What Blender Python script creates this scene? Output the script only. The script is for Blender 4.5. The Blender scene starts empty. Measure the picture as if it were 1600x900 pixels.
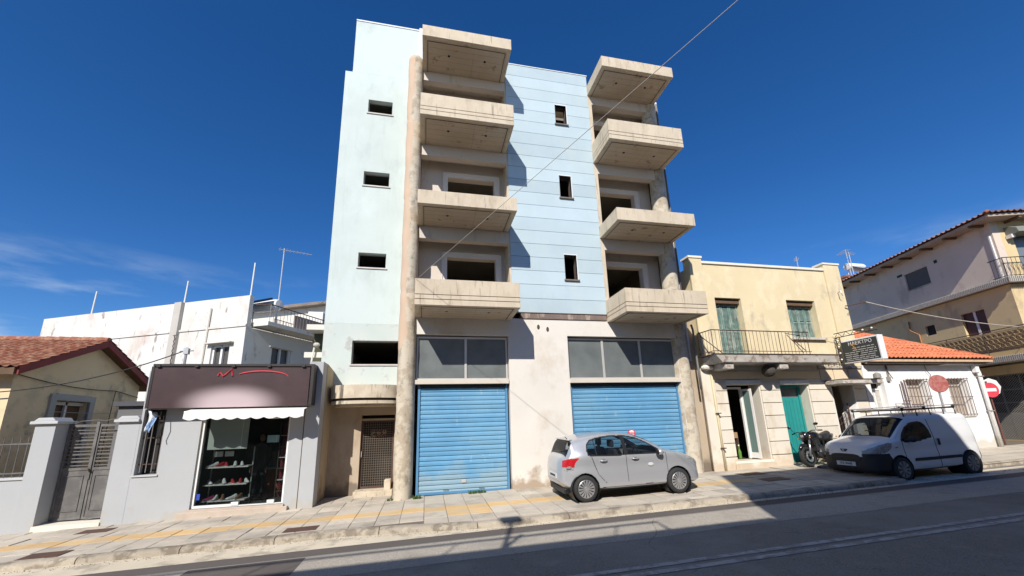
import bpy, math, random
from mathutils import Matrix, Vector
R = math.radians
random.seed(7)
scene = bpy.context.scene
C = scene.collection

# ---------------------------------------------------------------- camera
def cam_axes(pi, ya, ro):
    fw = Vector((math.sin(ya)*math.cos(pi), math.cos(ya)*math.cos(pi), math.sin(pi)))
    r = Vector((math.cos(ya), -math.sin(ya), 0)); u = r.cross(fw)
    return r*math.cos(ro)+u*math.sin(ro), -r*math.sin(ro)+u*math.cos(ro), fw
cr, cu, cf = cam_axes(0.235885, 0.215689, -0.0304733)
cam = bpy.data.cameras.new("camera"); camo = bpy.data.objects.new("camera", cam); C.objects.link(camo)
cam.sensor_width = 36; cam.lens = 617.67/1600*36; cam.shift_y = (512.636-450)/1600
cam.clip_start = 0.05; cam.clip_end = 6000
camo.matrix_world = Matrix(((cr.x, cu.x, -cf.x, 0), (cr.y, cu.y, -cf.y, 0), (cr.z, cu.z, -cf.z, 0), (0, 0, 0, 1)))
scene.camera = camo

# ---------------------------------------------------------------- light
SUN = Vector((0.72, 1.36, -1.25)).normalized()          # travel direction
sel = math.asin(-SUN.z); srot = math.atan2(-SUN.x, -SUN.y)
w = bpy.data.worlds.new("World"); scene.world = w; w.use_nodes = True
nt = w.node_tree; nt.nodes.clear()
def N(t, **k):
    n = nt.nodes.new(t)
    for a, b in k.items(): setattr(n, a, b)
    return n
sky = N('ShaderNodeTexSky', sky_type='NISHITA', sun_disc=False)
sky.sun_elevation = sel; sky.sun_rotation = srot % (2*math.pi)
sky.altitude = 1200; sky.air_density = 1.0; sky.dust_density = 0.15; sky.ozone_density = 5.0
bg = N('ShaderNodeBackground'); bg.inputs[1].default_value = 0.115
out = N('ShaderNodeOutputWorld')
hsv = N('ShaderNodeHueSaturation'); hsv.inputs['Saturation'].default_value = 1.25; hsv.inputs['Value'].default_value = 0.95; hsv.inputs['Hue'].default_value = 0.507
# thin clouds low in the sky
tc = N('ShaderNodeTexCoord'); sep = N('ShaderNodeSeparateXYZ')
mp = N('ShaderNodeMapping'); mp.inputs['Scale'].default_value = (1.6, 1.6, 7); mp.inputs['Location'].default_value = (3.1, .4, 2.0)
cn = N('ShaderNodeTexNoise'); cn.inputs['Scale'].default_value = 1.9; cn.inputs['Detail'].default_value = 7; cn.inputs['Roughness'].default_value = 0.55
cr1 = N('ShaderNodeMapRange'); cr1.inputs[1].default_value = 0.45; cr1.inputs[2].default_value = 0.68
cr1.interpolation_type = 'SMOOTHSTEP'
cr2 = N('ShaderNodeMapRange'); cr2.inputs[1].default_value = 0.33; cr2.inputs[2].default_value = 0.20
mul = N('ShaderNodeMath', operation='MULTIPLY'); mix = N('ShaderNodeMix', data_type='RGBA')
mix.inputs[7].default_value = (4.2, 5.0, 6.2, 1)
L = nt.links.new
L(tc.outputs['Generated'], sep.inputs[0]); L(tc.outputs['Generated'], mp.inputs[0]); L(mp.outputs[0], cn.inputs[0])
L(cn.outputs[0], cr1.inputs[0]); L(sep.outputs[2], cr2.inputs[0]); L(cr1.outputs[0], mul.inputs[0]); L(cr2.outputs[0], mul.inputs[1])
L(sky.outputs[0], hsv.inputs['Color']); L(hsv.outputs[0], mix.inputs[6]); L(mul.outputs[0], mix.inputs[0])
L(mix.outputs[2], bg.inputs[0]); L(bg.outputs[0], out.inputs[0])
sl = bpy.data.lights.new("sun", 'SUN'); sl.energy = 4.8; sl.angle = R(0.53); sl.color = (1, 0.945, 0.86)
so = bpy.data.objects.new("sun", sl); C.objects.link(so); so.rotation_euler = SUN.to_track_quat('-Z', 'Y').to_euler()
so.location = (-8, -15, 20)
scene.view_settings.view_transform = 'Standard'; scene.view_settings.look = 'None'
scene.view_settings.exposure = 0.30; scene.view_settings.gamma = 1
scene.view_settings.use_curve_mapping = False
try:
    scene.cycles.max_bounces = 6; scene.cycles.diffuse_bounces = 3; scene.cycles.glossy_bounces = 3
    scene.cycles.transparent_max_bounces = 8; scene.cycles.caustics_reflective = False; scene.cycles.caustics_refractive = False
except Exception: pass

# ---------------------------------------------------------------- ground shapes
D = 11.7
def S(x, y): return -1.87+.02*x-.023*(11.7-y)            # pavement surface
def RD(x, y): return -2.03+.02*x                         # road surface
def kerb_y(x):                                            # outer kerb edge
    if x < -1.6: return 8.95
    if x < 1.2: return 8.95-.52*(x+1.6)/2.8
    return 8.43

# ---------------------------------------------------------------- materials
def srgb(r, g, b):
    f = lambda c: (c/255/12.92 if c/255 <= .04045 else ((c/255+.055)/1.055)**2.4)
    return (f(r), f(g), f(b), 1)
MATS = {}
def mat(name, col, rough=.8, var=.12, scale=2.0, bump=.15, bscale=40, metal=0, stains=(), spec=.4, obj=False, coat=0, base=None, grain=.0, rand=0):
    """stains: (colour, scale, threshold, softness, z-stretch, amount); base: dirt rising from the ground (colour, height)"""
    if name in MATS: return MATS[name]
    m = bpy.data.materials.new(name); m.use_nodes = True; MATS[name] = m
    t = m.node_tree; n = t.nodes; l = t.links.new
    b = n['Principled BSDF']; b.inputs['Roughness'].default_value = rough; b.inputs['Metallic'].default_value = metal
    b.inputs['Specular IOR Level'].default_value = spec
    if coat: b.inputs['Coat Weight'].default_value = coat; b.inputs['Coat Roughness'].default_value = .05
    col = col if len(col) == 4 else (*col, 1)
    if obj: co = n.new('ShaderNodeTexCoord').outputs['Object']
    else: co = n.new('ShaderNodeNewGeometry').outputs['Position']
    cur = None
    def noise(sc, det=5, zs=1.0, xs=1.0, rg=.6):
        mpn = n.new('ShaderNodeMapping'); mpn.inputs['Scale'].default_value = (xs, xs, zs); l(co, mpn.inputs[0])
        q = n.new('ShaderNodeTexNoise'); q.inputs['Scale'].default_value = sc; q.inputs['Detail'].default_value = det
        q.inputs['Roughness'].default_value = rg; l(mpn.outputs[0], q.inputs[0]); return q.outputs[0]
    def rng(s, a, c, d=0, e=1):
        q = n.new('ShaderNodeMapRange'); q.inputs[1].default_value = a; q.inputs[2].default_value = c
        q.inputs[3].default_value = d; q.inputs[4].default_value = e; l(s, q.inputs[0]); return q.outputs[0]
    def mixc(f, a, c):
        q = n.new('ShaderNodeMix'); q.data_type = 'RGBA'
        if isinstance(f, float): q.inputs[0].default_value = f
        else: l(f, q.inputs[0])
        for i, s in ((6, a), (7, c)):
            if isinstance(s, tuple): q.inputs[i].default_value = s
            else: l(s, q.inputs[i])
        return q.outputs[2]
    d = tuple(c*(1-var) for c in col[:3])+(1,); e = tuple(min(1, c*(1+var*.8)) for c in col[:3])+(1,)
    if var > 0:
        cur = mixc(rng(noise(scale, 6), .3, .7), d, e)
    else: cur = mixc(0.0, col, col)
    if grain > 0:
        g = rng(noise(bscale*2.2, 2), .25, .75, 1-grain, 1+grain)
        q = n.new('ShaderNodeVectorMath'); q.operation = 'SCALE'; l(cur, q.inputs[0]); l(g, q.inputs['Scale']); cur = q.outputs[0]
    for (sc_, ss, th, so_, zs, am) in stains:
        th -= .035; so_ = max(so_*.6, .05); am = min(1, am*1.25)
        cur = mixc(rng(noise(ss, 7, zs, 1, .65), th, th+so_, 0, am), cur, sc_ if len(sc_) == 4 else (*sc_, 1))
    if base:
        sx = n.new('ShaderNodeSeparateXYZ'); l(co, sx.inputs[0])
        a1 = n.new('ShaderNodeMath'); a1.operation = 'MULTIPLY_ADD'; l(sx.outputs[0], a1.inputs[0]); a1.inputs[1].default_value = -.02; l(sx.outputs[2], a1.inputs[2])
        nn = rng(noise(1.7, 6), .25, .75, -.45, .45)
        a2 = n.new('ShaderNodeMath'); a2.operation = 'ADD'; l(a1.outputs[0], a2.inputs[0]); l(nn, a2.inputs[1])
        cur = mixc(rng(a2.outputs[0], -1.87+base[1], -1.87+base[1]*.35, 0, base[2] if len(base) > 2 else .85), cur, base[0] if len(base[0]) == 4 else (*base[0], 1))
    if rand:
        oi = n.new('ShaderNodeObjectInfo'); g = rng(oi.outputs['Random'], 0, 1, 1-rand, 1+rand*.7)
        q = n.new('ShaderNodeVectorMath'); q.operation = 'SCALE'; l(cur, q.inputs[0]); l(g, q.inputs['Scale']); cur = q.outputs[0]
    l(cur, b.inputs['Base Color'])
    if bump > 0:
        bn = n.new('ShaderNodeBump'); bn.inputs['Strength'].default_value = bump; bn.inputs['Distance'].default_value = .02
        l(noise(bscale, 6), bn.inputs['Height']); l(bn.outputs[0], b.inputs['Normal'])
    return m
def glass_mat(name, tint, tr, rough=.02, spec=.06):
    m = bpy.data.materials.new(name); m.use_nodes = True; t = m.node_tree; n = t.nodes; l = t.links.new
    b = n['Principled BSDF']; b.inputs['Base Color'].default_value = (*tint, 1); b.inputs['Roughness'].default_value = rough
    b.inputs['Specular IOR Level'].default_value = .6
    if rough > .1:
        ge = n.new('ShaderNodeNewGeometry'); nn = n.new('ShaderNodeTexNoise'); nn.inputs['Scale'].default_value = 1.6; nn.inputs['Detail'].default_value = 8; l(ge.outputs['Position'], nn.inputs[0])
        cr_ = n.new('ShaderNodeMix'); cr_.data_type = 'RGBA'; l(nn.outputs[0], cr_.inputs[0]); cr_.inputs[6].default_value = tuple(c*.45 for c in tint)+(1,); cr_.inputs[7].default_value = tuple(c*1.6 for c in tint)+(1,); l(cr_.outputs[2], b.inputs['Base Color'])
    tr_ = n.new('ShaderNodeBsdfTransparent'); tr_.inputs[0].default_value = (.85, .9, .9, 1)
    mx = n.new('ShaderNodeMixShader'); mx.inputs[0].default_value = tr
    l(b.outputs[0], mx.inputs[1]); l(tr_.outputs[0], mx.inputs[2]); l(mx.outputs[0], n['Material Output'].inputs[0])
    return m
K = lambda r, g, b: tuple(srgb(r, g, b)[:3])
GREY = (.16, .15, .14)
m_cyan = mat('pale_cyan_render', (.53, .60, .575), .85, .05, .8, .12, 55, stains=(((.42, .48, .46), 5.5, .61, .16, .08, .22), ((.60, .68, .66), .5, .5, .2, .6, .5), ((.40, .46, .46), 1.3, .60, .25, .6, .45), ((.42, .42, .40), 2.2, .68, .15, .25, .3)))
m_cyanlow = mat('faded_cyan_render', (.535, .60, .57), .85, .06, .8, .15, 55, stains=(((.40, .39, .37), 2.4, .60, .14, .9, .6), ((.60, .61, .57), 1.1, .52, .25, .7, .4)))
m_blue = mat('pale_blue_board', (.44, .54, .585), .75, .05, .9, .06, 60, rand=.09, stains=(((.36, .45, .50), 3, .60, .25, .15, .25), ((.50, .56, .56), 1.6, .60, .2, .35, .5), ((.33, .42, .48), 3, .66, .2, .2, .3)))
m_cream = mat('cream_render', (.68, .645, .59), .88, .05, .7, .15, 50, stains=(((.50, .42, .32), .8, .55, .3, .8, .5), ((.36, .30, .24), 3, .70, .12, .3, .4)), base=((.34, .25, .17), .42))
m_inner = mat('balcony_render', (.62, .55, .48), .88, .05, .8, .1, 50, stains=(((.3, .25, .2), 2.2, .62, .2, .3, .4),))
m_conc = mat('stained_concrete', (.54, .46, .35), .9, .10, 1.6, .3, 35, stains=(((.62, .55, .43), 2.5, .5, .2, 1, .6), ((.13, .11, .09), 5, .60, .13, .12, .75), ((.20, .16, .12), 14, .64, .1, .2, .5)))
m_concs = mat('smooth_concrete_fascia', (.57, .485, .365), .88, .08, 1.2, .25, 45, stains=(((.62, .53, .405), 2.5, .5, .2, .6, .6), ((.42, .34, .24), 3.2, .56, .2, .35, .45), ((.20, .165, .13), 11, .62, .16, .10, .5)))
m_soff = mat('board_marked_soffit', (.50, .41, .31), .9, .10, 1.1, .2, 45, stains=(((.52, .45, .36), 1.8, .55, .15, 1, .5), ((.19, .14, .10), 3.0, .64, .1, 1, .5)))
m_line = mat('joint_line', (.12, .09, .075), .9, .1)
m_col = mat('weathered_concrete_column', (.43, .36, .27), .92, .16, 3, .55, 28, stains=(((.56, .50, .40), 2.6, .48, .12, 1, .7), ((.24, .205, .17), 4.2, .58, .14, .8, .5), ((.66, .50, .34), 1.3, .60, .1, .3, .5)))
m_peach = mat('peach_render', (.62, .42, .28), .88, .08, 1.2, .2, 40, stains=(((.52, .44, .33), 2.0, .52, .12, .5, .7), ((.65, .58, .45), 3.1, .62, .1, .5, .6)))
m_lowb = mat('beige_entrance_render', (.45, .37, .28), .9, .08, .9, .2, 40, stains=(((.30, .22, .15), 1.2, .55, .25, .5, .5),), base=((.16, .13, .10), .5))
m_alu = mat('anodised_aluminium', (.62, .60, .57), .4, .04, 4, 0, metal=.4)
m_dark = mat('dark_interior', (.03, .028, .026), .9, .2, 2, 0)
m_int = mat('bare_interior', (.24, .22, .18), .9, .15, 1, .1)
m_black = mat('black_paint', (.012, .012, .012), .5, .1, 4, 0)
m_shut = mat('blue_shutter_paint', (.125, .325, .53), .5, .08, 1.5, .05, 30, rand=.10, stains=(((.20, .39, .54), .45, .47, .3, 1.4, .45), ((.10, .26, .42), 6, .66, .1, .12, .25), ((.34, .46, .52), 9, .66, .08, .3, .5)), base=((.27, .38, .44), .75, .8))
m_shutfr = mat('blue_guide_paint', (.09, .24, .42), .45, .08, 2, .05)
m_dust = glass_mat('dusty_glass', (.17, .19, .19), .22, .42)
m_road = mat('sunbaked_asphalt', (.225, .202, .172), .92, .07, .5, .8, 24, grain=.42, stains=(((.30, .27, .235), .35, .5, .2, 1, .5), ((.155, .14, .125), .6, .55, .3, 1, .45), ((.29, .26, .22), 2.5, .58, .2, 1, .5), ((.12, .11, .10), 7, .66, .05, 1, .5)))
m_patch = mat('dark_asphalt_strip', (.112, .097, .088), .92, .06, .6, .45, 130, grain=.15, stains=(((.14, .13, .125), 1.8, .6, .2, 1, .4),))
m_gutter = mat('dusty_concrete_gutter', (.60, .53, .41), .92, .10, .9, .3, 90, grain=.16, stains=(((.32, .28, .22), 2, .55, .2, 1, .6), ((.60, .54, .43), 3.6, .6, .2, 1, .4)))
m_line_w = mat('worn_white_marking', (.42, .40, .38), .85, .12, 4, .3, 110, grain=.14, stains=(((.22, .20, .18), 6, .52, .12, 1, .55),))
m_slab = mat('grey_paving', (.50, .445, .365), .9, .10, 1.1, .25, 70, rand=.06, grain=.12, stains=(((.30, .265, .22), 1.4, .52, .25, 1, .5), ((.47, .42, .34), 3, .6, .2, 1, .4)))
m_slab2 = mat('darker_paving', (.465, .415, .345), .9, .1, 1.1, .25, 70, rand=.12, grain=.06, stains=(((.27, .24, .20), 1.4, .52, .25, 1, .5),))
m_slab3 = mat('pale_paving', (.53, .475, .39), .9, .08, 1.3, .25, 70, rand=.12, grain=.06, stains=(((.33, .29, .24), 1.9, .55, .2, 1, .5),))
m_tact = mat('ochre_paving', (.60, .41, .20), .9, .10, 1.5, .25, 70, rand=.12, grain=.06, stains=(((.50, .42, .30), 2.2, .52, .2, 1, .5),))
m_mort = mat('paving_bed', (.17, .14, .11), .95, .1, 3, .2)
m_kerb = mat('worn_kerb_stone', (.38, .33, .26), .92, .12, 1.5, .6, 30, grain=.12, rand=.12, stains=(((.17, .14, .105), 2.8, .52, .15, 1, .6), ((.45, .40, .31), 6, .6, .1, 1, .5)))
m_iron = mat('rusty_iron', (.09, .055, .045), .8, .25, 8, .2)
m_manh = mat('brown_manhole', (.10, .055, .04), .75, .2, 6, .3)
m_grime = mat('grime', (.07, .06, .05), .9, .2)

# ---------------------------------------------------------------- mesh helpers
class MB:
    def __init__(s, M=None): s.v = []; s.f = []; s.M = M; s.g = []
    def add(s, vs, fs):
        o = len(s.v); s.g.append((o, o+len(vs), len(s.f), len(s.f)+len(fs)))
        if s.M is not None: vs = [s.M @ Vector(p) for p in vs]
        s.v += [tuple(p) for p in vs]; s.f += [tuple(i+o for i in q) for q in fs]; return s
    def box(s, x0, x1, y0, y1, z0, z1):
        return s.add([(x0, y0, z0), (x1, y0, z0), (x1, y1, z0), (x0, y1, z0), (x0, y0, z1), (x1, y0, z1), (x1, y1, z1), (x0, y1, z1)],
                     [(0, 3, 2, 1), (4, 5, 6, 7), (0, 1, 5, 4), (1, 2, 6, 5), (2, 3, 7, 6), (3, 0, 4, 7)])
    def hexa(s, P): return s.add(P, [(0, 3, 2, 1), (4, 5, 6, 7), (0, 1, 5, 4), (1, 2, 6, 5), (2, 3, 7, 6), (3, 0, 4, 7)])
    def prism(s, pts, a, b, axis='y'):
        n = len(pts)
        mk = {'y': lambda p, t: (p[0], t, p[1]), 'x': lambda p, t: (t, p[0], p[1]), 'z': lambda p, t: (p[0], p[1], t)}[axis]
        vs = [mk(p, a) for p in pts]+[mk(p, b) for p in pts]
        fs = [tuple(range(n)), tuple(range(2*n-1, n-1, -1))]+[(i, i+n, (i+1) % n+n, (i+1) % n) for i in range(n)]
        return s.add(vs, fs)
    def tube(s, pts, r, n=8, cap=True):
        pts = [Vector(p) for p in pts]; rs = r if isinstance(r, (list, tuple)) else [r]*len(pts)
        vs = []; up = Vector((0, 0, 1)); prev = None
        for i, p in enumerate(pts):
            d = (pts[min(i+1, len(pts)-1)]-pts[max(i-1, 0)]).normalized()
            if prev is None:
                a = d.cross(up)
                if a.length < .05: a = d.cross(Vector((0, 1, 0)))
                a.normalize()
            else: a = (prev-d*prev.dot(d)).normalized()
            prev = a; b = d.cross(a)
            for k in range(n):
                t = 2*math.pi*k/n; vs.append(p+(a*math.cos(t)+b*math.sin(t))*rs[i])
        fs = []
        for i in range(len(pts)-1):
            for k in range(n): fs.append((i*n+k, i*n+(k+1) % n, (i+1)*n+(k+1) % n, (i+1)*n+k))
        if cap: fs.append(tuple(range(n-1, -1, -1))); fs.append(tuple((len(pts)-1)*n+k for k in range(n)))
        return s.add(vs, fs)
    def bar(s, a, b, r=.01, n=4): return s.tube([a, b], r, n)
    def lathe(s, prof, c, n=24, axis='z', cap=True):      # prof: (radius, height)
        c = Vector(c); vs = []
        for (r, h) in prof:
            for k in range(n):
                t = 2*math.pi*k/n; p = (r*math.cos(t), r*math.sin(t), h)
                if axis == 'y': p = (p[0], h, p[1])
                elif axis == 'x': p = (h, p[0], p[1])
                vs.append(c+Vector(p))
        fs = []
        for i in range(len(prof)-1):
            for k in range(n): fs.append((i*n+k, i*n+(k+1) % n, (i+1)*n+(k+1) % n, (i+1)*n+k))
        if cap: fs.append(tuple(range(n-1, -1, -1))); fs.append(tuple((len(prof)-1)*n+k for k in range(n)))
        return s.add(vs, fs)
    def ell(s, c, r, n=12, m=8):
        vs = []; fs = []
        for i in range(m+1):
            a = math.pi*i/m
            for k in range(n):
                t = 2*math.pi*k/n; vs.append((c[0]+r[0]*math.sin(a)*math.cos(t), c[1]+r[1]*math.sin(a)*math.sin(t), c[2]+r[2]*math.cos(a)))
        for i in range(m):
            for k in range(n): fs.append((i*n+k, (i+1)*n+k, (i+1)*n+(k+1) % n, i*n+(k+1) % n))
        return s.add(vs, fs)
    def wall(s, u0, u1, z0, z1, d0, d1, holes=()):
        us = sorted({u0, u1, *[min(max(h[i], u0), u1) for h in holes for i in (0, 1)]}); zs = sorted({z0, z1, *[min(max(h[i], z0), z1) for h in holes for i in (2, 3)]})
        def solid(i, j):
            if i < 0 or j < 0 or i >= len(us)-1 or j >= len(zs)-1: return False
            a = (us[i]+us[i+1])/2; b = (zs[j]+zs[j+1])/2
            return not any(h[0] < a < h[1] and h[2] < b < h[3] for h in holes)
        for i in range(len(us)-1):
            for j in range(len(zs)-1):
                if not solid(i, j): continue
                a, b, c, d = us[i], us[i+1], zs[j], zs[j+1]
                s.add([(a, d0, c), (b, d0, c), (b, d0, d), (a, d0, d)], [(0, 1, 2, 3)]); s.add([(a, d1, c), (b, d1, c), (b, d1, d), (a, d1, d)], [(3, 2, 1, 0)])
                if not solid(i-1, j): s.add([(a, d0, c), (a, d0, d), (a, d1, d), (a, d1, c)], [(0, 1, 2, 3)])
                if not solid(i+1, j): s.add([(b, d0, c), (b, d0, d), (b, d1, d), (b, d1, c)], [(3, 2, 1, 0)])
                if not solid(i, j-1): s.add([(a, d0, c), (b, d0, c), (b, d1, c), (a, d1, c)], [(3, 2, 1, 0)])
                if not solid(i, j+1): s.add([(a, d0, d), (b, d0, d), (b, d1, d), (a, d1, d)], [(0, 1, 2, 3)])
        return s
    def clusters(s):
        bx = []
        for (a, c, _, _) in s.g:
            q = s.v[a:c]; bx.append((tuple(min(v[k] for v in q) for k in range(3)), tuple(max(v[k] for v in q) for k in range(3))))
        n = len(bx); root = list(range(n))
        def find(i):
            while root[i] != i: i = root[i]
            return i
        sz = [max(h[k]-l[k] for k in range(3)) for l, h in bx]
        for i in range(n):
            for j in range(i):
                g = math.sqrt(sum(max(0, bx[i][0][k]-bx[j][1][k], bx[j][0][k]-bx[i][1][k])**2 for k in range(3)))
                if g <= max(.02, .5*max(sz[i], sz[j])): root[find(i)] = find(j)
        out = {}
        for i in range(n): out.setdefault(find(i), []).append(i)
        return list(out.values())
    def build(s, name, m, parent=None, smooth=False, bevel=0, kind=None, label=None, merge=False):
        if kind is None and 1 < len(s.g) <= 60 and parent is not None:
            cl = s.clusters()
            if len(cl) > 1:
                first = None
                for ids in cl:
                    t = MB()
                    for i in ids:
                        a, c, fa, fc = s.g[i]; t.add(s.v[a:c], [tuple(q-a for q in f) for f in s.f[fa:fc]])
                    o = t.build(name, m, parent, smooth, bevel, kind, label)
                    first = first or o
                return first
        me = bpy.data.meshes.new(name)
        off = Vector((0, 0, 0)); p = parent
        Mi = wmat(parent).inverted() if parent is not None else None
        vs = [tuple(Mi @ Vector(q)) for q in s.v] if Mi is not None else s.v
        me.from_pydata(vs, [], s.f); me.materials.append(m)
        if smooth:
            for q in me.polygons: q.use_smooth = True
            if smooth is not True: me.set_sharp_from_angle(angle=R(smooth))
        o = bpy.data.objects.new(name, me); C.objects.link(o)
        if parent is not None: o.parent = parent
        if bevel:
            b = o.modifiers.new('bevel', 'BEVEL'); b.width = bevel; b.segments = 2; b.limit_method = 'ANGLE'; b.angle_limit = R(40)
        if kind: o['kind'] = kind
        if label: o['label'] = label
        return o
WM = {}
def wmat(o):
    if o is None: return Matrix()
    return wmat(o.parent) @ (Matrix.Translation(o.location) @ o.rotation_euler.to_matrix().to_4x4())
def thing(name, label, cat, loc=(0, 0, 0), group=None, rz=0):
    o = bpy.data.objects.new(name, None); C.objects.link(o); o.location = loc; o.rotation_euler = (0, 0, rz)
    o.empty_display_size = .2; o['label'] = label; o['category'] = cat
    if group: o['group'] = group
    return o
def tag(o, label, cat, group=None):
    o['label'] = label; o['category'] = cat
    if group: o['group'] = group
    return o
def inst(src, parent, loc, name=None, rot=None):
    o = src.copy(); C.objects.link(o); o.parent = parent; o.location = loc
    if rot: o.rotation_euler = rot
    return o
def text(s, size, m, M, name='lettering', parent=None, ext=.002):
    c = bpy.data.curves.new(name, 'FONT'); c.body = s; c.size = size; c.extrude = ext; c.align_x = 'CENTER'; c.align_y = 'CENTER'
    t = bpy.data.objects.new('tmp', c); C.objects.link(t)
    me = bpy.data.meshes.new_from_object(t.evaluated_get(bpy.context.evaluated_depsgraph_get()))
    bpy.data.objects.remove(t); me.materials.clear(); me.materials.append(m); me.transform(M)
    if parent is not None: me.transform(wmat(parent).inverted())
    o = bpy.data.objects.new(name, me); C.objects.link(o); o.parent = parent
    return o

# ================================================================ GROUND
b = MB()
xs = [-700, -60, 90, 700]; ys = [-700, -2, 40, 700]
vs = []; fs = []
for y in ys:
    for x in xs: vs.append((x, y, -2.25+.02*max(-60, min(90, x))))
for j in range(3):
    for i in range(3): fs.append((j*4+i, j*4+i+1, j*4+i+5, j*4+i+4))
o = MB().add(vs, fs).build('ground', mat('bare_ground', (.26, .23, .18), .95, .15, .3, .2)); o['kind'] = 'structure'
def strip(name, m, x0, x1, ya, yb, dz, n=1, f=RD, kind='structure', parent=None):
    vs = []; fs = []; n = max(1, int((x1-x0)/2))
    for i in range(n+1):
        x = x0+(x1-x0)*i/n; a = ya(x) if callable(ya) else ya; c = yb(x) if callable(yb) else yb
        vs += [(x, a, f(x, a)+dz), (x, c, f(x, c)+dz)]
    for i in range(n): fs.append((2*i, 2*i+2, 2*i+3, 2*i+1))
    o = MB().add(vs, fs).build(name, m, parent)
    if kind: o['kind'] = kind
    return o
road = strip('road', m_road, -60, 90, 2.2, 11.2, 0)
strip('gutter', m_gutter, -60, 90, 8.27, 8.97, .004)
strip('asphalt_strip', m_patch, -60, 90, 7.88, 8.27, .004)
strip('painted_sun_lane', mat('painted_sun_asphalt', (.37, .335, .285), .92, .06, .6, .7, 24, grain=.35, stains=(((.27, .245, .21), 1.2, .55, .25, 1, .5), ((.44, .40, .33), 4, .6, .2, 1, .4), ((.16, .145, .13), 8, .66, .05, 1, .5))), -60, 90, lambda x: 6.72+.05*math.sin(x*1.3)+.03*math.sin(x*3.1), 7.829, .003)  # lighter base paints sunlit brightness into this lane; the blotches are wear
strip('asphalt_seam', mat('pale_seam', (.24, .225, .205), .9, .1, 3, .2), -60, 90, 7.83, 7.876, .004)
for yy in (5.25, 5.47): strip('road_line', m_line_w, -60, 90, yy, yy+.115, .006)
strip('asphalt_patch', m_patch, -3.6, -1.9, 7.0, 7.82, .005)
rc = random.Random(12); cm = MB()
for k in range(4):
    x, y = rc.uniform(-6, 14), rc.uniform(3.2, 7.6); pts = []
    a = rc.uniform(-.5, .5) if k % 3 else 1.4
    for i in range(14):
        pts.append((x, y)); a += rc.uniform(-.35, .35); x += .16*math.cos(a); y += .16*math.sin(a)
        if y > 7.75 or y < 2.4: break
    for i in range(len(pts)-1):
        (x0, y0), (x1, y1) = pts[i], pts[i+1]; w_ = rc.uniform(.0015, .004)
        nx, ny = -(y1-y0), (x1-x0); l_ = math.hypot(nx, ny); nx, ny = nx/l_*w_, ny/l_*w_
        cm.add([(x0-nx, y0-ny, RD(x0, 0)+.007), (x1-nx, y1-ny, RD(x1, 0)+.007), (x1+nx, y1+ny, RD(x1, 0)+.007), (x0+nx, y0+ny, RD(x0, 0)+.007)], [(0, 1, 2, 3)])
cm.build('asphalt_cracks', mat('crack_fill', (.05, .047, .045), .9, .1, bump=0))['kind'] = 'structure'
# side street between the white house and the beige block
o = MB().add([(21.95, 11.9, -1.62), (24.3, 11.9, -1.57), (31, 40, -1.4), (21.95, 40, -1.62)], [(0, 1, 2, 3)]).build('side_street', m_gutter); o['kind'] = 'structure'

# pavement bed + slabs
pav = MB()
def pave_bed():
    n = 75; vs = []; fs = []
    for i in range(n+1):
        x = -60+2*i
        for y in (kerb_y(x)+.2, 16.0): vs.append((x, y, S(x, y)-.012))
    for i in range(n): fs.append((2*i, 2*i+2, 2*i+3, 2*i+1))
    return MB().add(vs, fs)
# bed split so that a parking bay is left out
def bed(x0, x1, y0f, y1):
    n = max(1, int((x1-x0)/1)); vs = []; fs = []
    for i in range(n+1):
        x = x0+(x1-x0)*i/n
        for y in (y0f(x), y1): vs.append((x, y, S(x, y)-.012))
    for i in range(n): fs.append((2*i, 2*i+2, 2*i+3, 2*i+1))
    pav.add(vs, fs)
bay0, bay1 = 12.1, 15.9
bed(-60, bay0, lambda x: kerb_y(x)+.1, 16)
bed(bay0, bay1, lambda x: 10.95, 16)
bed(bay1, 60, lambda x: 9.2, 16)
pavement = pav.build('pavement', m_mort); pavement['kind'] = 'structure'
# kerb stones
kerb = MB().box(-60.0, -59.9, 8.95, 9.1, -3.3, -3.2).build('kerb', m_kerb); kerb['kind'] = 'structure'
prof = [(0, -.16), (.012, -.03), (.05, .004), (.12, .014), (.24, .008), (.24, -.16)]
def kerb_stone(xa, xb, yf=kerb_y, h=0):
    mb = MB(); vs = []; n = 5
    for i in range(n+1):
        x = xa+(xb-xa)*i/n
        for (py, pz) in prof:
            y = yf(x)+py; j = random.uniform(-.008, .008) if 0 < i < n else 0
            vs.append((x, y+j, S(x, y)+pz+h+random.uniform(-.005, .005)))
    k = len(prof); fs = [tuple(range(k-1, -1, -1)), tuple(n*k+q for q in range(k))]
    for i in range(n):
        for q in range(k): fs.append((i*k+q, (i+1)*k+q, (i+1)*k+(q+1) % k, i*k+(q+1) % k))
    return mb.add(vs, fs)
x = -15.0
while x < 11.9:
    l_ = random.choice((1.55, 1.9, 2.2)); xb = min(x+l_, bay0)
    if bay0-xb < .5: xb = bay0
    kerb_stone(x, xb-.015, kerb_y).build('kerb_stone', m_kerb, kerb, smooth=50); x = xb
MB().box(bay0-.1, bay0+.1, 8.68, 11.1, S(12, 10)-.25, S(12, 10)+.0).build('kerb_stone', m_kerb, kerb, bevel=.02)
for xa in (12.2, 14.0): kerb_stone(xa, xa+1.78, lambda x: 10.95).build('kerb_stone', m_kerb, kerb, smooth=50)
x = 15.9
while x < 34: kerb_stone(x, x+1.98, lambda x: 9.2).build('kerb_stone', m_kerb, kerb, smooth=50); x += 2
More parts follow.
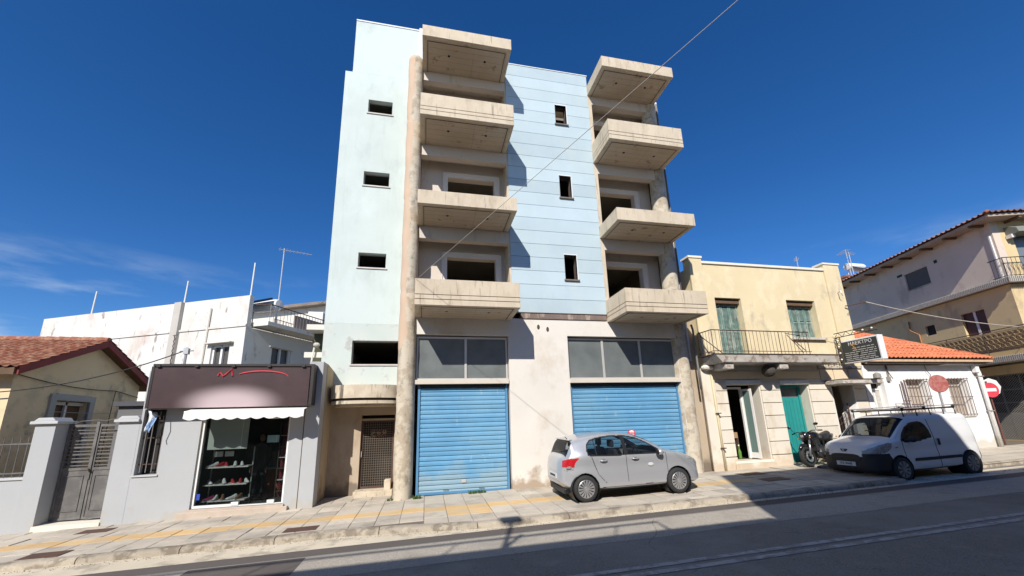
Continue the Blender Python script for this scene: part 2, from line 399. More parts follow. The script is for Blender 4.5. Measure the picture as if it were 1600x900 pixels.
# paving slabs
slab_mesh = {}
def slab_obj(x, y, wx, wy, m):
    g = .012; key = (round(wx, 2), round(wy, 2), m.name)
    if key not in slab_mesh:
        h = .03
        mb = MB(); vs = [(g/2, g/2, -h), (wx-g/2, g/2, -h), (wx-g/2, wy-g/2, -h), (g/2, wy-g/2, -h)]
        c = .008
        vs += [(g/2, g/2, -.004), (wx-g/2, g/2, -.004), (wx-g/2, wy-g/2, -.004), (g/2, wy-g/2, -.004), (g/2+c, g/2+c, 0), (wx-g/2-c, g/2+c, 0), (wx-g/2-c, wy-g/2-c, 0), (g/2+c, wy-g/2-c, 0)]
        # shear to the pavement plane
        vs = [(p[0], p[1], p[2]+.02*p[0]+.023*p[1]) for p in vs]
        fs = [(0, 1, 5, 4), (1, 2, 6, 5), (2, 3, 7, 6), (3, 0, 4, 7), (4, 5, 9, 8), (5, 6, 10, 9), (6, 7, 11, 10), (7, 4, 8, 11), (8, 9, 10, 11)]
        me = bpy.data.meshes.new('paving_slab'); me.from_pydata(vs, [], fs); me.materials.append(m); slab_mesh[key] = me
    return slab_mesh[key]
rest = MB(); cnt = 0
PX = .5
rows = [(11.78, 11.28), (11.28, 10.80), (10.80, 10.34), (10.34, 9.88), (9.88, 9.36), (9.36, 8.86), (8.86, 8.66)]
rows_l = [(11.9, 11.42), (11.42, 10.94), (10.94, 10.46), (10.46, 10.02), (10.02, 9.61), (9.61, 9.20)]
for i in range(-22, 50):
    x = i*PX
    if x >= 8.4 and x < 9.0: pass
    rw = rows_l if x < -.4 else rows
    tact = 3
    for k, (yt, yb) in enumerate(rw):
        ko = kerb_y(x+.25)+.245
        if bay0-.6 < x < bay1: ko = 11.19
        elif x >= bay1: ko = 9.45
        yb2 = max(yb, ko)
        if yt-yb2 < .06: continue
        m = random.choice((m_slab, m_slab, m_slab2, m_slab3))
        if k == tact and x < 9: m = m_tact
        if k == 4 and .3 < x < 1.2: m = m_tact
        zj = random.uniform(-.007, .006)
        if cnt < 280 and x < 14:
            o = bpy.data.objects.new('paving_slab', slab_obj(x, yb2, PX, round(yt-yb2, 2), m)); C.objects.link(o)
            o.location = (x, yb2, S(x, yb2)+zj); o.rotation_euler = (random.uniform(-.008, .008), random.uniform(-.008, .008), 0); o.parent = pavement; cnt += 1
        else:
            g = .006; rest.add([(x+g, yb2+g, S(x+g, yb2+g)), (x+PX-g, yb2+g, S(x+PX-g, yb2+g)), (x+PX-g, yt-g, S(x+PX-g, yt-g)), (x+g, yt-g, S(x+g, yt-g))], [(0, 1, 2, 3)])
# entrance floor and threshold
for i in range(-6, -1):
    x = i*PX+.1
    for (yt, yb) in ((12.85, 12.38), (12.38, 11.9)):
        if x+PX > -.8: continue
        o = bpy.data.objects.new('paving_slab', slab_obj(x, yb, PX, round(yt-yb, 2), random.choice((m_slab, m_slab2)))); C.objects.link(o)
        o.location = (x, yb, S(x, yb)); o.parent = pavement
rest.build('paving_slab_field', m_slab, pavement, kind='stuff')
# manhole covers
def cover(x, y, a, c, label):
    mb = MB(); z = S(x, y)
    mb.hexa([(x, y, z-.02), (x+a, y, z-.02+.02*a), (x+a, y+c, z-.02+.02*a), (x, y+c, z-.02), (x, y, z+.006), (x+a, y, z+.006+.02*a), (x+a, y+c, z+.006+.02*a+.023*c), (x, y+c, z+.006+.023*c)])
    o = mb.build('manhole_cover', m_manh, None, bevel=.004); tag(o, label, 'manhole cover', 'manhole covers in the pavement'); return o
cover(-6.95, 9.25, .62, .36, 'rusty rectangular cover near the kerb in front of the gate, leftmost one')
cover(-7.3, 10.95, .6, .35, 'rusty rectangular cover in the middle of the pavement before the gate')
cover(-2.75, 9.32, .62, .34, 'rusty rectangular cover near the kerb between shoe shop and entrance')
cover(9.1, 9.7, .75, .4, 'dark cover in the shaded pavement before the first open shop door')
cover(9.2, 10.6, .8, .45, 'pale metal cover in the sunlit pavement under the first shop door')

# ================================================================ APARTMENT BLOCK
ab = thing('apartment_building', 'unfinished five storey apartment block with pale blue walls, concrete balconies and blue shutters', 'apartment building', (3, 11.7, -1.85))
G0 = -2.2
TY = 12.85
TW = [(-2.285, -1.44, 11.10, 11.66), (-2.285, -1.43, 8.14, 8.68), (-2.29, -1.41, 5.11, 5.63), (-2.30, -.62, 1.91, 2.66)]
# tower
MB().wall(-3.15, -.30, 3.2, 12.78, TY, TY+.22, TW).wall(-2.90, -.30, 12.782, 15.16, TY, TY+.22).build('tower_wall', m_cyan, ab)
MB().wall(-3.15, -.30, 1.22, 3.198, TY, TY+.22, TW[3:]).build('tower_wall', m_cyanlow, ab, label='peeling lower tower wall with grey patches')
dh = (-1.89, -.93, G0, .36)
MB().wall(-3.15, -.30, G0, 1.218, TY, TY+.25, [dh]).build('entrance_wall', m_lowb, ab)
MB().box(-3.15, -2.95, TY+.22, 20, G0, 12.78).box(-2.90, -2.7, TY+.22, 20, 12.78, 15.16).build('side_wall', m_cyan, ab)
MB().box(-2.9, -.45, TY-.0-.02, TY+.24, 15.165, 15.22).box(-.56, -.34, TY-.06, TY+.2, 12.8, 15.26).build('parapet_cap', mat('white_trim', (.72, .74, .74), .8, .05), ab)
for (a, c, z0, z1) in TW:
    MB().box(a-.04, min(c+.04, -.5), TY-.035, TY+.16, z0-.045, z0-.002).build('sill', mat('pale_sill', (.60, .56, .52), .8), ab)
    MB().box(a-.015, c+.015, TY+.16, TY+.19, z1-.03, z1+.001).box(a-.0, a+.025, TY+.15, TY+.185, z0, z1).box(c-.025, c, TY+.15, TY+.185, z0, z1).build('window_lining', mat('grey_lining', (.30, .30, .29), .8), ab)
# interior dark shell
MB().wall(-2.94, 8.6, G0, 12.7, 19.7, 19.9).build('rear_wall', m_int, ab)
for z in (.7, 3.02, 6.02, 9.02, 12.02):
    MB().box(-2.94, 8.6, 13.05 if z > 2 else 12.9, 19.7, z, z+.15).build('floor_slab', m_int, ab)
MB().box(-2.94, 8.6, 13.0, 19.7, 12.78, 13.0).box(-2.68, -.5, 13.05, 19.7, 15.0, 15.15).build('roof_slab', m_conc, ab)
MB().box(-.55, -.32, 13.08, 19.7, G0, 15.0).box(8.45, 8.6, 12.6, 19.7, G0, 12.7).box(2.9, 3.1, 12.62, 19.7, 3.2, 12.0).box(5.6, 5.75, 12.62, 19.7, 3.2, 12.0).build('partition_wall', m_int, ab)
# front skin: ground floor
OL = (-.33, 2.44, G0, 2.64); OR = (4.36, 8.24, G0, 2.66)
MB().wall(-.40, 8.34, G0, 3.19, D, D+.26, [OL, OR]).build('shopfront_wall', m_cream, ab)
MB().box(2.86, 5.76, D-.035, D+.2, 3.195, 3.375).build('cornice', mat('broken_dark_cornice', (.20, .15, .13), .9, .2, 3, .7, 22, stains=(((.42, .34, .28), 4, .58, .1, .3, .6),)), ab)
MB().box(2.80, 5.80, D-.055, D+.2, 3.376, 3.395).build('cornice_drip', m_line, ab)
# blue cladding boards between balconies
PW = [(4.44, 4.875, 10.64, 11.47), (4.435, 4.87, 7.62, 8.49), (4.43, 4.865, 4.575, 5.46)]
MB().wall(2.62, 5.82, 3.39, 13.0, D+.035, D+.3, PW).build('backing_wall', m_line, ab)
zb0 = 3.40; pit = (13.0-3.40)/20
for i in range(20):
    z0 = zb0+pit*i; z1 = z0+pit-.013
    MB().wall(2.60, 5.80, z0, z1, D-.004, D+.034, [h for h in PW if h[3] > z0 and h[2] < z1]).build('cladding_board', m_blue, ab)
MB().box(2.58, 5.83, D-.02, D+.3, 13.0, 13.03).build('parapet_cap', MATS['white_trim'], ab)
for (a, c, z0, z1) in PW:
    MB().box(a-.04, c+.05, D-.06, D+.2, z0-.05, z0-.004).build('sill', mat('dark_sill', (.17, .15, .13), .8), ab)
    MB().box(c, c+.025, D-.012, D+.1, z0, z1+.03).box(a-.02, c, D-.010, D+.1, z1, z1+.03).build('window_trim', MATS['white_trim'], ab)
# concrete piers between panel and bays
MB().box(5.801, 5.93, D-.01, 12.6, 3.2, 12.45).box(2.54, 2.599, D+.02, 12.6, 3.2, 12.45).build('pier', m_concs, ab)
# balcony bays
DZ = [(3.28, 5.42), (6.28, 8.42), (9.28, 11.42)]
def bay(x0, x1, dx0, dx1, fr0, fr1):
    for k, (f0, h0) in enumerate(DZ):
        MB().wall(x0, x1, f0, f0+2.9, 12.4, 12.62, [(dx0, dx1, f0, h0)]).build('bay_wall', m_inner, ab)
        # raised surround of the doorway
        mb = MB()
        mb.box(fr0, dx0-.001, 12.34, 12.40, f0, h0).box(dx1+.001, fr1, 12.34, 12.40, f0, h0).box(fr0, fr1, 12.34, 12.40, h0+.001, h0+.14)
        mb.box(fr0-.03, fr0, 12.31, 12.40, f0, h0+.17).box(fr1, fr1+.03, 12.31, 12.40, f0, h0+.17).box(fr0-.03, fr1+.03, 12.31, 12.40, h0+.141, h0+.17)
        mb.build('door_surround', mat('pale_surround', (.70, .64, .58), .85, .05), ab)
        MB().box(x0, x1, D+.005, D+.25, f0+2.46, f0+2.87).build('beam', m_inner, ab)
        MB().box(x0, x1, D+.25, 12.4, f0+2.74, f0+2.87).build('bay_ceiling', m_inner, ab)
        MB().box(x0, x1, D+.02, 12.4, f0-.14, f0-.005).build('bay_floor', m_conc, ab)
    MB().box(x0, x1, D+.01, D+.24, 2.9, 3.14).build('beam', m_inner, ab) if False else None
bay(-.33, 2.54, .58, 2.21, .43, 2.37)
bay(5.93, 8.4, 6.05, 7.70, 5.95, 7.86)
# drip moulding pieces: each balcony
def balcony(x0, x1, zb, top, grooved, nm):
    y0, y1 = 10.345, D+.0
    P = MB()
    a = MB()
    # slab body
    a.box(x0+.06, x1-.06, y0+.06, y1, zb+.02, zb+.16)
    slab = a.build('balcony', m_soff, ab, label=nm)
    # upstand walls
    if grooved:
        bands = [(0, .155), (.172, .285), (.302, top)]
    else: bands = [(0, top)]
    for (q0, q1) in bands:
        mb = MB()
        mb.box(x0, x1, y0, y0+.11, zb+q0, zb+q1)
        mb.box(x0, x0+.11, y0+.1105, y1, zb+q0, zb+q1).box(x1-.11, x1, y0+.1105, y1, zb+q0, zb+q1)
        mb.build('parapet', m_concs, slab, bevel=.006)
    if grooved:
        MB().box(x0+.015, x1-.015, y0+.015, y0+.1, zb+.15, zb+.31).box(x0+.015, x0+.1, y0+.1, y1-.01, zb+.15, zb+.31).box(x1-.1, x1-.015, y0+.1, y1-.01, zb+.15, zb+.31).build('groove', m_line, slab)
    # recessed soffit field and drip line
    MB().box(x0+.16, x1-.16, y0+.17, y0+.19, zb-.006, zb+.03).box(x0+.16, x0+.18, y0+.17, y1, zb-.006, zb+.03).box(x1-.18, x1-.16, y0+.17, y1, zb-.006, zb+.03).build('drip_groove', m_line, slab)
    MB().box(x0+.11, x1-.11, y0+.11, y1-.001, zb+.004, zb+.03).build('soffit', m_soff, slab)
    for k in range(1, 5): MB().box(x0+.2, x1-.2, y0+.17+.225*k, y0+.173+.225*k, zb+.0025, zb+.02).build('board_mark', m_line, slab)
    MB().box(x0+(x1-x0)*.58, x0+(x1-x0)*.58+.004, y0+.2, y1-.02, zb+.0025, zb+.02).build('board_mark', m_line, slab)
    for fx in (.30, .72):
        cx = x0+(x1-x0)*fx; MB().lathe([(.042, zb-.001), (.042, zb+.02)], (cx, y0+.62, 0), 12).build('drain_hole', m_black, slab)
BL, BR = (-.36, 2.535), (5.785, 8.575)
for (x0, x1), sd in ((BL, 'left'), (BR, 'right')):
    balcony(x0, x1, 3.14, .74, True, None)
    balcony(x0, x1, 6.15, .43, False, None)
    balcony(x0, x1, 9.14, .76, True, None)
    balcony(x0, x1, 12.10, .42, False, None)
for o in list(ab.children):
    if 'label' in o and o['label'] is None: del o['label']
MB().box(BL[0]+.05, BL[1]-.05, 10.4, 13.0, 12.14, 12.48).box(BR[0]+.05, BR[1]-.05, 10.4, 13.0, 12.14, 12.48).build('roof_canopy_fill', m_conc, ab)
# side wall to the right
MB().box(8.62, 8.84, 11.95, 19.9, G0, 12.6).build('side_wall', m_conc, ab)
MB().box(8.845, 8.90, 11.9, 12.0, 1.9, 12.5).build('corner_bead', MATS['white_trim'], ab)
MB().box(-.9, -.32, 13.0, 13.05, 3, 15).build('tower_edge', m_cyan, ab)
# round columns
def column(cx, cy, r, z0, z1, m, n=40):
    mb = MB(); vs = []; fs = []; k = int((z1-z0)/.12)
    for i in range(k+1):
        z = z0+(z1-z0)*i/k
        rr = r*(1+.012*math.sin(z*9.1)+.008*math.sin(z*23+1)); ring = .02 if (i % 25 == 0) else 0
        for q in range(n):
            t = 2*math.pi*q/n; e = rr-ring+.008*math.sin(3*t+z*4)+random.uniform(-.0025, .0025)
            vs.append((cx+e*math.cos(t), cy+e*math.sin(t), z))
    for i in range(k):
        for q in range(n): fs.append((i*n+q, i*n+(q+1) % n, (i+1)*n+(q+1) % n, (i+1)*n+q))
    top = len(vs); vs.append((cx, cy, z1+.12))
    for q in range(n): fs.append((k*n+q, k*n+(q+1) % n, top))
    return mb.add(vs, fs).build('column', m, ab, smooth=True)
# left column: peach render survives on its left flank
mcol = mat('peeling_peach_column', (.44, .37, .28), .92, .16, 3, .55, 28, stains=(((.56, .50, .40), 2.6, .48, .12, 1, .7), ((.22, .19, .155), 4.2, .59, .14, .8, .5)))
t = mcol.node_tree; n_ = t.nodes; l_ = t.links.new
bs = n_['Principled BSDF']; src = bs.inputs['Base Color'].links[0].from_socket
ge = n_.new('ShaderNodeNewGeometry'); sx = n_.new('ShaderNodeSeparateXYZ'); l_(ge.outputs['Position'], sx.inputs[0])
no = n_.new('ShaderNodeTexNoise'); no.inputs['Scale'].default_value = 2.2; no.inputs['Detail'].default_value = 7; l_(ge.outputs['Position'], no.inputs[0])
a1 = n_.new('ShaderNodeMath'); a1.operation = 'MULTIPLY_ADD'; a1.inputs[1].default_value = .35; l_(no.outputs[0], a1.inputs[0]); l_(sx.outputs[0], a1.inputs[2])
zz = n_.new('ShaderNodeMapRange'); zz.inputs[1].default_value = 1.2; zz.inputs[2].default_value = 2.6; zz.inputs[3].default_value = .55; zz.inputs[4].default_value = 0; l_(sx.outputs[2], zz.inputs[0])
a2 = n_.new('ShaderNodeMath'); a2.operation = 'ADD'; l_(a1.outputs[0], a2.inputs[0]); l_(zz.outputs[0], a2.inputs[1])
mr = n_.new('ShaderNodeMapRange'); mr.inputs[1].default_value = -.47; mr.inputs[2].default_value = -.42; mr.inputs[3].default_value = 1; mr.inputs[4].default_value = 0; l_(a2.outputs[0], mr.inputs[0])
mx = n_.new('ShaderNodeMix'); mx.data_type = 'RGBA'; l_(mr.outputs[0], mx.inputs[0]); l_(src, mx.inputs[6]); mx.inputs[7].default_value = (.55, .41, .30, 1); l_(mx.outputs[2], bs.inputs['Base Color'])
column(-.585, 11.72, .245, -2.1, 12.5, mcol)
column(8.45, 11.90, .285, -2.0, 12.3, m_col)
MB().box(-.62, -.34, 11.9, 12.9, G0, 12.8).build('column_wall', m_peach, ab)
# bases of the pier (chipped render)
# shopfront glazing
def glazing(x0, x1, z0, z1, mull, name):
    y = D+.14
    fr = MB().box(x0, x1, y, y+.06, z1-.06, z1-.0).box(x0, x1, y-.03, y+.06, z0, z0+.05).box(x0, x0+.05, y, y+.06, z0+.05, z1-.06).box(x1-.05, x1, y, y+.06, z0+.05, z1-.06)
    f = fr.build('window_frame', m_alu, ab, bevel=.004)
    xs_ = [x0+.05]+list(mull)+[x1-.05]
    for m_ in mull: MB().box(m_-.035, m_+.035, y-.005, y+.06, z0+.05, z1-.06).build('mullion', m_alu, f, bevel=.004)
    for i in range(len(xs_)-1): MB().box(xs_[i]+(.035 if i else 0), xs_[i+1]-(.035 if i < len(xs_)-2 else 0), y+.025, y+.033, z0+.05, z1-.06).build('glass_pane', m_dust, f)
    MB().box(x0-.02, x1+.0, D-.03, D+.25, z0-.13, z0-.003).build('window_sill', mat('pale_metal_sill', (.60, .54, .46), .6, .06), ab, bevel=.01)
    MB().box(x0+.02, x1-.02, D+.55, D+.62, z0+.3, z0+.36).box(x0+.02, x1-.02, D+.5, D+.9, z0-.2, z0+.26).build('shutter_box', mat('pale_shutter_box', (.55, .56, .54), .7, .1), ab)
glazing(-.31, 2.42, 1.29, 2.60, (1.135,), 'left')
glazing(4.38, 8.22, 1.29, 2.62, (5.60, 6.93), 'right')
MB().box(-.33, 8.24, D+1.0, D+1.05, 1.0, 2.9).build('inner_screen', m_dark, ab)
MB().box(-.33, 8.24, D+.3, D+1.2, .7, .75).build('inner_shelf', m_dark, ab)
# roller shutters: every slat a part
def shutter(x0, x1, z0, z1, sticker=None):
    y = D+.17; p = .128
    sh = MB().box(x0-.07, x0-.005, y-.05, y+.05, G0+.2, z1+.12).box(x1+.005, x1+.07, y-.05, y+.05, G0+.2, z1+.12).build('roller_shutter', m_shutfr, ab)
    MB().box(x0-.02, x1+.02, D+.05, D+.26, z1+.01, z1+.12).build('shutter_header', m_black, sh)
    pr = [(.0, 0), (-.010, .012), (-.016, p*.5), (-.011, p-.022), (.0, p-.010), (.004, p-.010), (.004, 0)]
    me = MB().prism(pr, 0, x1-x0, 'x')
    me = None
    mb = MB(); k = len(pr); vs = []; seg = 6
    for i in range(seg+1):
        xx = (x1-x0)*i/seg
        for (a_, b_) in pr: vs.append((xx, a_+.004*math.sin(i*2.1), b_))
    fs = [tuple(range(k-1, -1, -1)), tuple(seg*k+q for q in range(k))]
    for i in range(seg):
        for q in range(k): fs.append((i*k+q, (i+1)*k+q, (i+1)*k+(q+1) % k, i*k+(q+1) % k))
    md = bpy.data.meshes.new('slat'); md.from_pydata(vs, [], fs); md.materials.append(m_shut)
    n = int((z1-z0)/p)+1
    for i in range(n):
        o = bpy.data.objects.new('slat', md); C.objects.link(o); o.parent = sh
        o.location = Vector((x0, y+random.uniform(-.003, .003), z1-(i+1)*p)); o.location = wmat(sh).inverted() @ o.location
        if random.random() < .5: o.rotation_euler = (random.uniform(-.05, .05), random.uniform(-.0014, .0014), 0)
    MB().box(x0, x1, y+.012, y+.02, z0, z1).build('shutter_back', mat('dark_blue_joint', (.05, .14, .24), .7), sh)
    MB().box(x0, x1, y-.03, y+.004, z0+.005, z0+.075).build('bottom_bar', m_shutfr, sh, bevel=.004)
    MB().box((x0+x1)/2-.06, (x0+x1)/2+.06, y-.04, y-.028, z0+.28, z0+.36).build('lock_plate', m_alu, sh, bevel=.003)
    for s in (-.5, .5): MB().tube([((x0+x1)/2+s-.07, y-.02, z0+.12), ((x0+x1)/2+s-.07, y-.05, z0+.12), ((x0+x1)/2+s+.07, y-.05, z0+.12), ((x0+x1)/2+s+.07, y-.02, z0+.12)], .007, 5).build('pull_handle', m_iron, sh)
    return sh
sh1 = shutter(-.17, 2.32, -1.86, 1.08)
sh2 = shutter(4.46, 8.12, -1.80, 1.08)
# round towing notice on the right shutter
mred = mat('notice_red', (.62, .06, .09), .5, .1, 6, 0); mwh = mat('notice_white', (.78, .78, .78), .5, .05, 6, 0)
nz = onp = None
nt_ = MB().lathe([(.125, 0), (.125, .006)], (6.35, D+.13, -.42), 28, 'y').build('notice', mred, ab, label='round red and white notice stuck on the right shutter')
MB().lathe([(.095, 0), (.095, .003)], (6.35, D+.126, -.42), 28, 'y').build('notice_face', mwh, nt_)
MB().box(6.255, 6.445, D+.121, D+.125, -.455, -.385).build('notice_bar', mred, nt_)
Mt = Matrix.Translation((6.35, D+.118, -.42)) @ Matrix.Rotation(R(90), 4, 'X')
text('STOP', .062, mwh, Mt, 'notice_lettering', nt_)
# chipped hollows in the pier
for (a, c) in ((3.42, 2.93), (3.72, 2.86)):
    MB().ell((a, D+.004, c), (.055, .012, .09), 8, 6).build('chipped_hole', m_grime, ab)
# entrance canopy with a round front
def arc(cx, w_, y1, dep, n=22):
    return [(cx-w_*math.cos(math.pi*i/n), y1-dep*math.sin(math.pi*i/n)**.55) for i in range(n+1)]
cxn = -1.72
for (w_, dep, z0, z1, m, nm) in ((1.02, 1.0, .82, 1.19, m_conc, 'canopy'), (.97, .93, .75, .818, m_grime, 'canopy_groove'), (1.0, .96, .66, .748, m_conc, 'canopy_ring'), (.9, .8, .60, .658, m_conc, 'canopy_soffit')):
    q = MB().prism(arc(cxn, w_, TY-.002, dep), z0, z1, 'z').build(nm, m, ab, smooth=40)
# entrance door: welded wire grille in a dark frame
zt = -1.73
dr = MB().box(-1.88, -1.82, TY+.10, TY+.16, zt, .2).box(-1.0, -.94, TY+.10, TY+.16, zt, .2).box(-1.82, -1.0, TY+.10, TY+.16, .14, .2).box(-1.82, -1.0, TY+.10, TY+.16, zt, zt+.06).build('entrance_door', m_iron, ab, label='rusty wire mesh entrance door')
g = MB()
for i in range(1, 13): x = -1.82+.82*i/13; g.box(x-.006, x+.006, TY+.12, TY+.128, zt+.06, .14)
g.build('mesh_wires', mat('bare_wire', (.19, .16, .13), .7, .1, metal=.3), dr)
g = MB()
for i in range(1, 27): z = zt+.06+1.81*i/27; g.box(-1.82, -1.0, TY+.110, TY+.118, z-.006, z+.006)
g.build('mesh_wires', MATS['bare_wire'], dr)
MB().box(-1.60, -1.17, TY+.095, TY+.105, -.28, -.08).build('notice_plate', mat('faded_notice', (.30, .22, .14), .8, .3, 14, 0, stains=(((.05, .04, .03), 22, .5, .08, 1, .8),)), dr)
MB().box(-1.89, -.93, TY+.05, TY+.2, .2, .26).build('door_head', m_lowb, ab)
MB().bar((-1.85, TY+.06, -.85), (-1.85, TY+.06, -.68), .012, 8).build('door_handle', m_alu, dr)
MB().box(-1.95, -.9, 12.4, TY+.35, -2.1, zt-.005).build('door_step', m_conc, ab, bevel=.01)
MB().box(-1.14, -.96, 12.55, 12.82, zt-.02, zt+.26).build('broken_block', m_conc, ab, bevel=.02)
MB().box(-1.95, -.3, 13.6, 13.7, G0, .5).build('hall_wall', m_dark, ab)
# downpipe beside the right column
mp_ = mat('grey_pipe', (.20, .19, .18), .6, .1)
MB().tube([(8.70, 11.42, 3.05), (8.80, 11.5, 2.9), (8.86, 11.58, 2.6), (8.88, 11.6, 1.7), (8.9, 11.62, .9)], .035, 10).build('downpipe', mp_, ab, smooth=True)
MB().tube([(8.86, 11.9, 12.4), (8.87, 11.9, 3.3)], .03, 8).build('downpipe', mp_, ab, smooth=True)
MB().wall(8.55, 9.18, -2.1, 12.0 if False else 3.1, D+.32, D+.5).build('infill_wall', m_lowb, ab)
# plaster loss at the foot of the pier
mb = MB()

# weeds at the foot of the shutters
m_weed = mat('weed_green', (.075, .14, .03), .7, .3, 9, 0)
def weed(x, y, n, h, wd, label):
    mb = MB(); rnd = random.Random(int(x*100))
    for i in range(n):
        a = rnd.uniform(0, 6.28); px = x+rnd.uniform(-wd, wd); py = y+rnd.uniform(-.05, .04); hh = h*rnd.uniform(.4, 1); z = S(px, py)
        dx, dy = math.cos(a)*hh*.5, math.sin(a)*hh*.4-.02; ww = rnd.uniform(.006, .016)
        p0 = Vector((px, py, z)); p1 = p0+Vector((dx*.5, dy*.5, hh*.7)); p2 = p0+Vector((dx, dy, hh)); s = Vector((math.sin(a), -math.cos(a), 0))*ww
        mb.add([p0-s*.4, p0+s*.4, p1+s, p1-s, p2], [(0, 1, 2, 3), (3, 2, 4)])
    o = mb.build('weed_clump', m_weed); tag(o, label, 'weed'); o['group'] = 'weeds along the foot of the block'; return o
weed(1.42, 11.60, 120, .10, .24, 'low green weed clump at the foot of the left blue shutter')
weed(-.20, 11.52, 90, .12, .10, 'green weed clump between the round column and the left shutter')
weed(-.88, 11.62, 30, .09, .08, 'tiny green weed at the left foot of the round column')
# ================================================================ YELLOW CORNER BUILDING
m_yel = mat('pale_yellow_render', (.70, .585, .37), .88, .05, .8, .15, 50, stains=(((.34, .30, .24), 1.6, .60, .2, .45, .4), ((.78, .68, .46), 2.2, .55, .2, .7, .5)))
m_yel2 = mat('cream_yellow_render', (.72, .60, .42), .88, .05, .9, .15, 50, stains=(((.45, .36, .26), 1.9, .60, .2, .5, .4),))
m_rus = mat('whitewashed_block', (.72, .66, .56), .88, .05, 1.2, .18, 50, rand=.06, stains=(((.58, .47, .34), 1.7, .55, .2, .5, .5),), base=((.50, .38, .26), .5, .6))
m_white = mat('white_render', (.74, .72, .69), .88, .05, 1.2, .15, 50, stains=(((.55, .50, .42), 1.7, .62, .2, .5, .4),))
m_cap = mat('pale_coping', (.74, .70, .60), .85, .06, 1.5, .2)
m_oldc = mat('crumbling_concrete', (.50, .46, .41), .92, .15, 3, .9, 14, stains=(((.27, .20, .15), 4, .55, .12, 1, .7), ((.66, .63, .58), 5, .6, .1, 1, .5)))
m_teal = mat('teal_door_paint', (.02, .26, .25), .5, .1, 2, .05, 30)
m_green = mat('flaking_green_paint', (.17, .27, .235), .8, .2, 5, .3, 40, stains=(((.34, .38, .33), 9, .52, .1, .35, .7), ((.10, .13, .11), 12, .6, .08, .4, .5)))
m_wood = mat('old_wood', (.14, .085, .05), .8, .2, 5, .2)
yb = thing('corner_shop_building', 'pale yellow two storey building with green shutters above whitewashed shop fronts', 'house', (12.8, 11.7, -1.7))
W1 = (10.03, 10.98, 1.95, 4.17); W2 = (13.10, 14.40, 2.74, 4.19)
W1 = (10.03, 11.12, 1.95, 4.17)
D1 = (9.95, 11.26, -1.42, 1.06); D2 = (12.12, 13.30, -1.62, 1.04); D3 = (14.31, 15.28, -1.55, .99)
MB().wall(9.19, 15.85, 1.69, 5.44, D+.01, D+.35, [W1, W2]).build('upper_wall', m_yel, yb)
MB().box(9.15, 9.66, D-.05, D+.0, 1.69, 5.62).box(15.14, 15.88, D-.04, D+.0, 1.69, 5.70).build('corner_pilaster', m_yel, yb)
MB().box(9.66, 15.14, D-.04, D+.38, 5.445, 5.54).build('coping', m_cap, yb, bevel=.01)
MB().box(9.12, 9.69, D-.08, D+.38, 5.625, 5.71).box(15.10, 15.92, D-.07, D+.38, 5.705, 5.78).build('pilaster_cap', m_cap, yb, bevel=.008)
MB().box(9.2, 9.66, D+.0, D+.36, 5.44, 5.62).box(15.14, 15.85, D+.0, D+.36, 5.44, 5.70).build('parapet_block', m_yel, yb)
MB().box(15.66, 15.86, D+.36, 18.5, -2, 5.4).box(9.19, 9.35, D+.36, 18.5, -2, 5.3).box(9.19, 15.86, 18.3, 18.5, -2, 5.3).box(9.36, 15.65, D+.36, 18.3, 5.1, 5.25).box(9.36, 15.65, D+.36, 18.3, 1.5, 1.65).build('rear_shell', m_yel2, yb)
# upper openings with louvred shutters in deep reveals
def shut_leaf(x0, x1, z0, z1, y, nleaf, parent, louv=True):
    w_ = (x1-x0)/nleaf
    for i in range(nleaf):
        a = x0+w_*i+.008; c = x0+w_*(i+1)-.008
        f = MB().box(a, a+.05, y, y+.035, z0, z1).box(c-.05, c, y, y+.035, z0, z1).box(a+.05, c-.05, y, y+.035, z1-.07, z1).box(a+.05, c-.05, y, y+.035, z0, z0+.07).box(a+.05, c-.05, y, y+.035, (z0+z1)/2-.03, (z0+z1)/2+.03).build('shutter_leaf', m_green, parent)
        lv = MB(); zc = z0+.09
        while zc < z1-.09:
            if abs(zc-(z0+z1)/2) > .05: lv.hexa([(a+.05, y+.004, zc), (c-.05, y+.004, zc), (c-.05, y+.022, zc+.03), (a+.05, y+.022, zc+.03), (a+.05, y+.008, zc+.004), (c-.05, y+.008, zc+.004), (c-.05, y+.026, zc+.034), (a+.05, y+.026, zc+.034)])
            zc += .045
        lv.build('louvre', m_green, f, kind='stuff')
shut_leaf(10.06, 11.10, 1.97, 3.98, D+.24, 3, yb)
shut_leaf(13.14, 14.38, 2.78, 4.0, D+.24, 4, yb)
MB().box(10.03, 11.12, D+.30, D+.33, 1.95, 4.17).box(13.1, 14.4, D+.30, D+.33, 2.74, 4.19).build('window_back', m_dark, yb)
MB().box(13.02, 14.5, D-.10, D+.2, 2.66, 2.735).build('window_sill', m_oldc, yb)
MB().box(10.04, 11.11, D+.1, D+.3, 3.99, 4.10).box(13.11, 14.39, D+.1, D+.3, 4.01, 4.12).build('window_head', m_wood, yb)
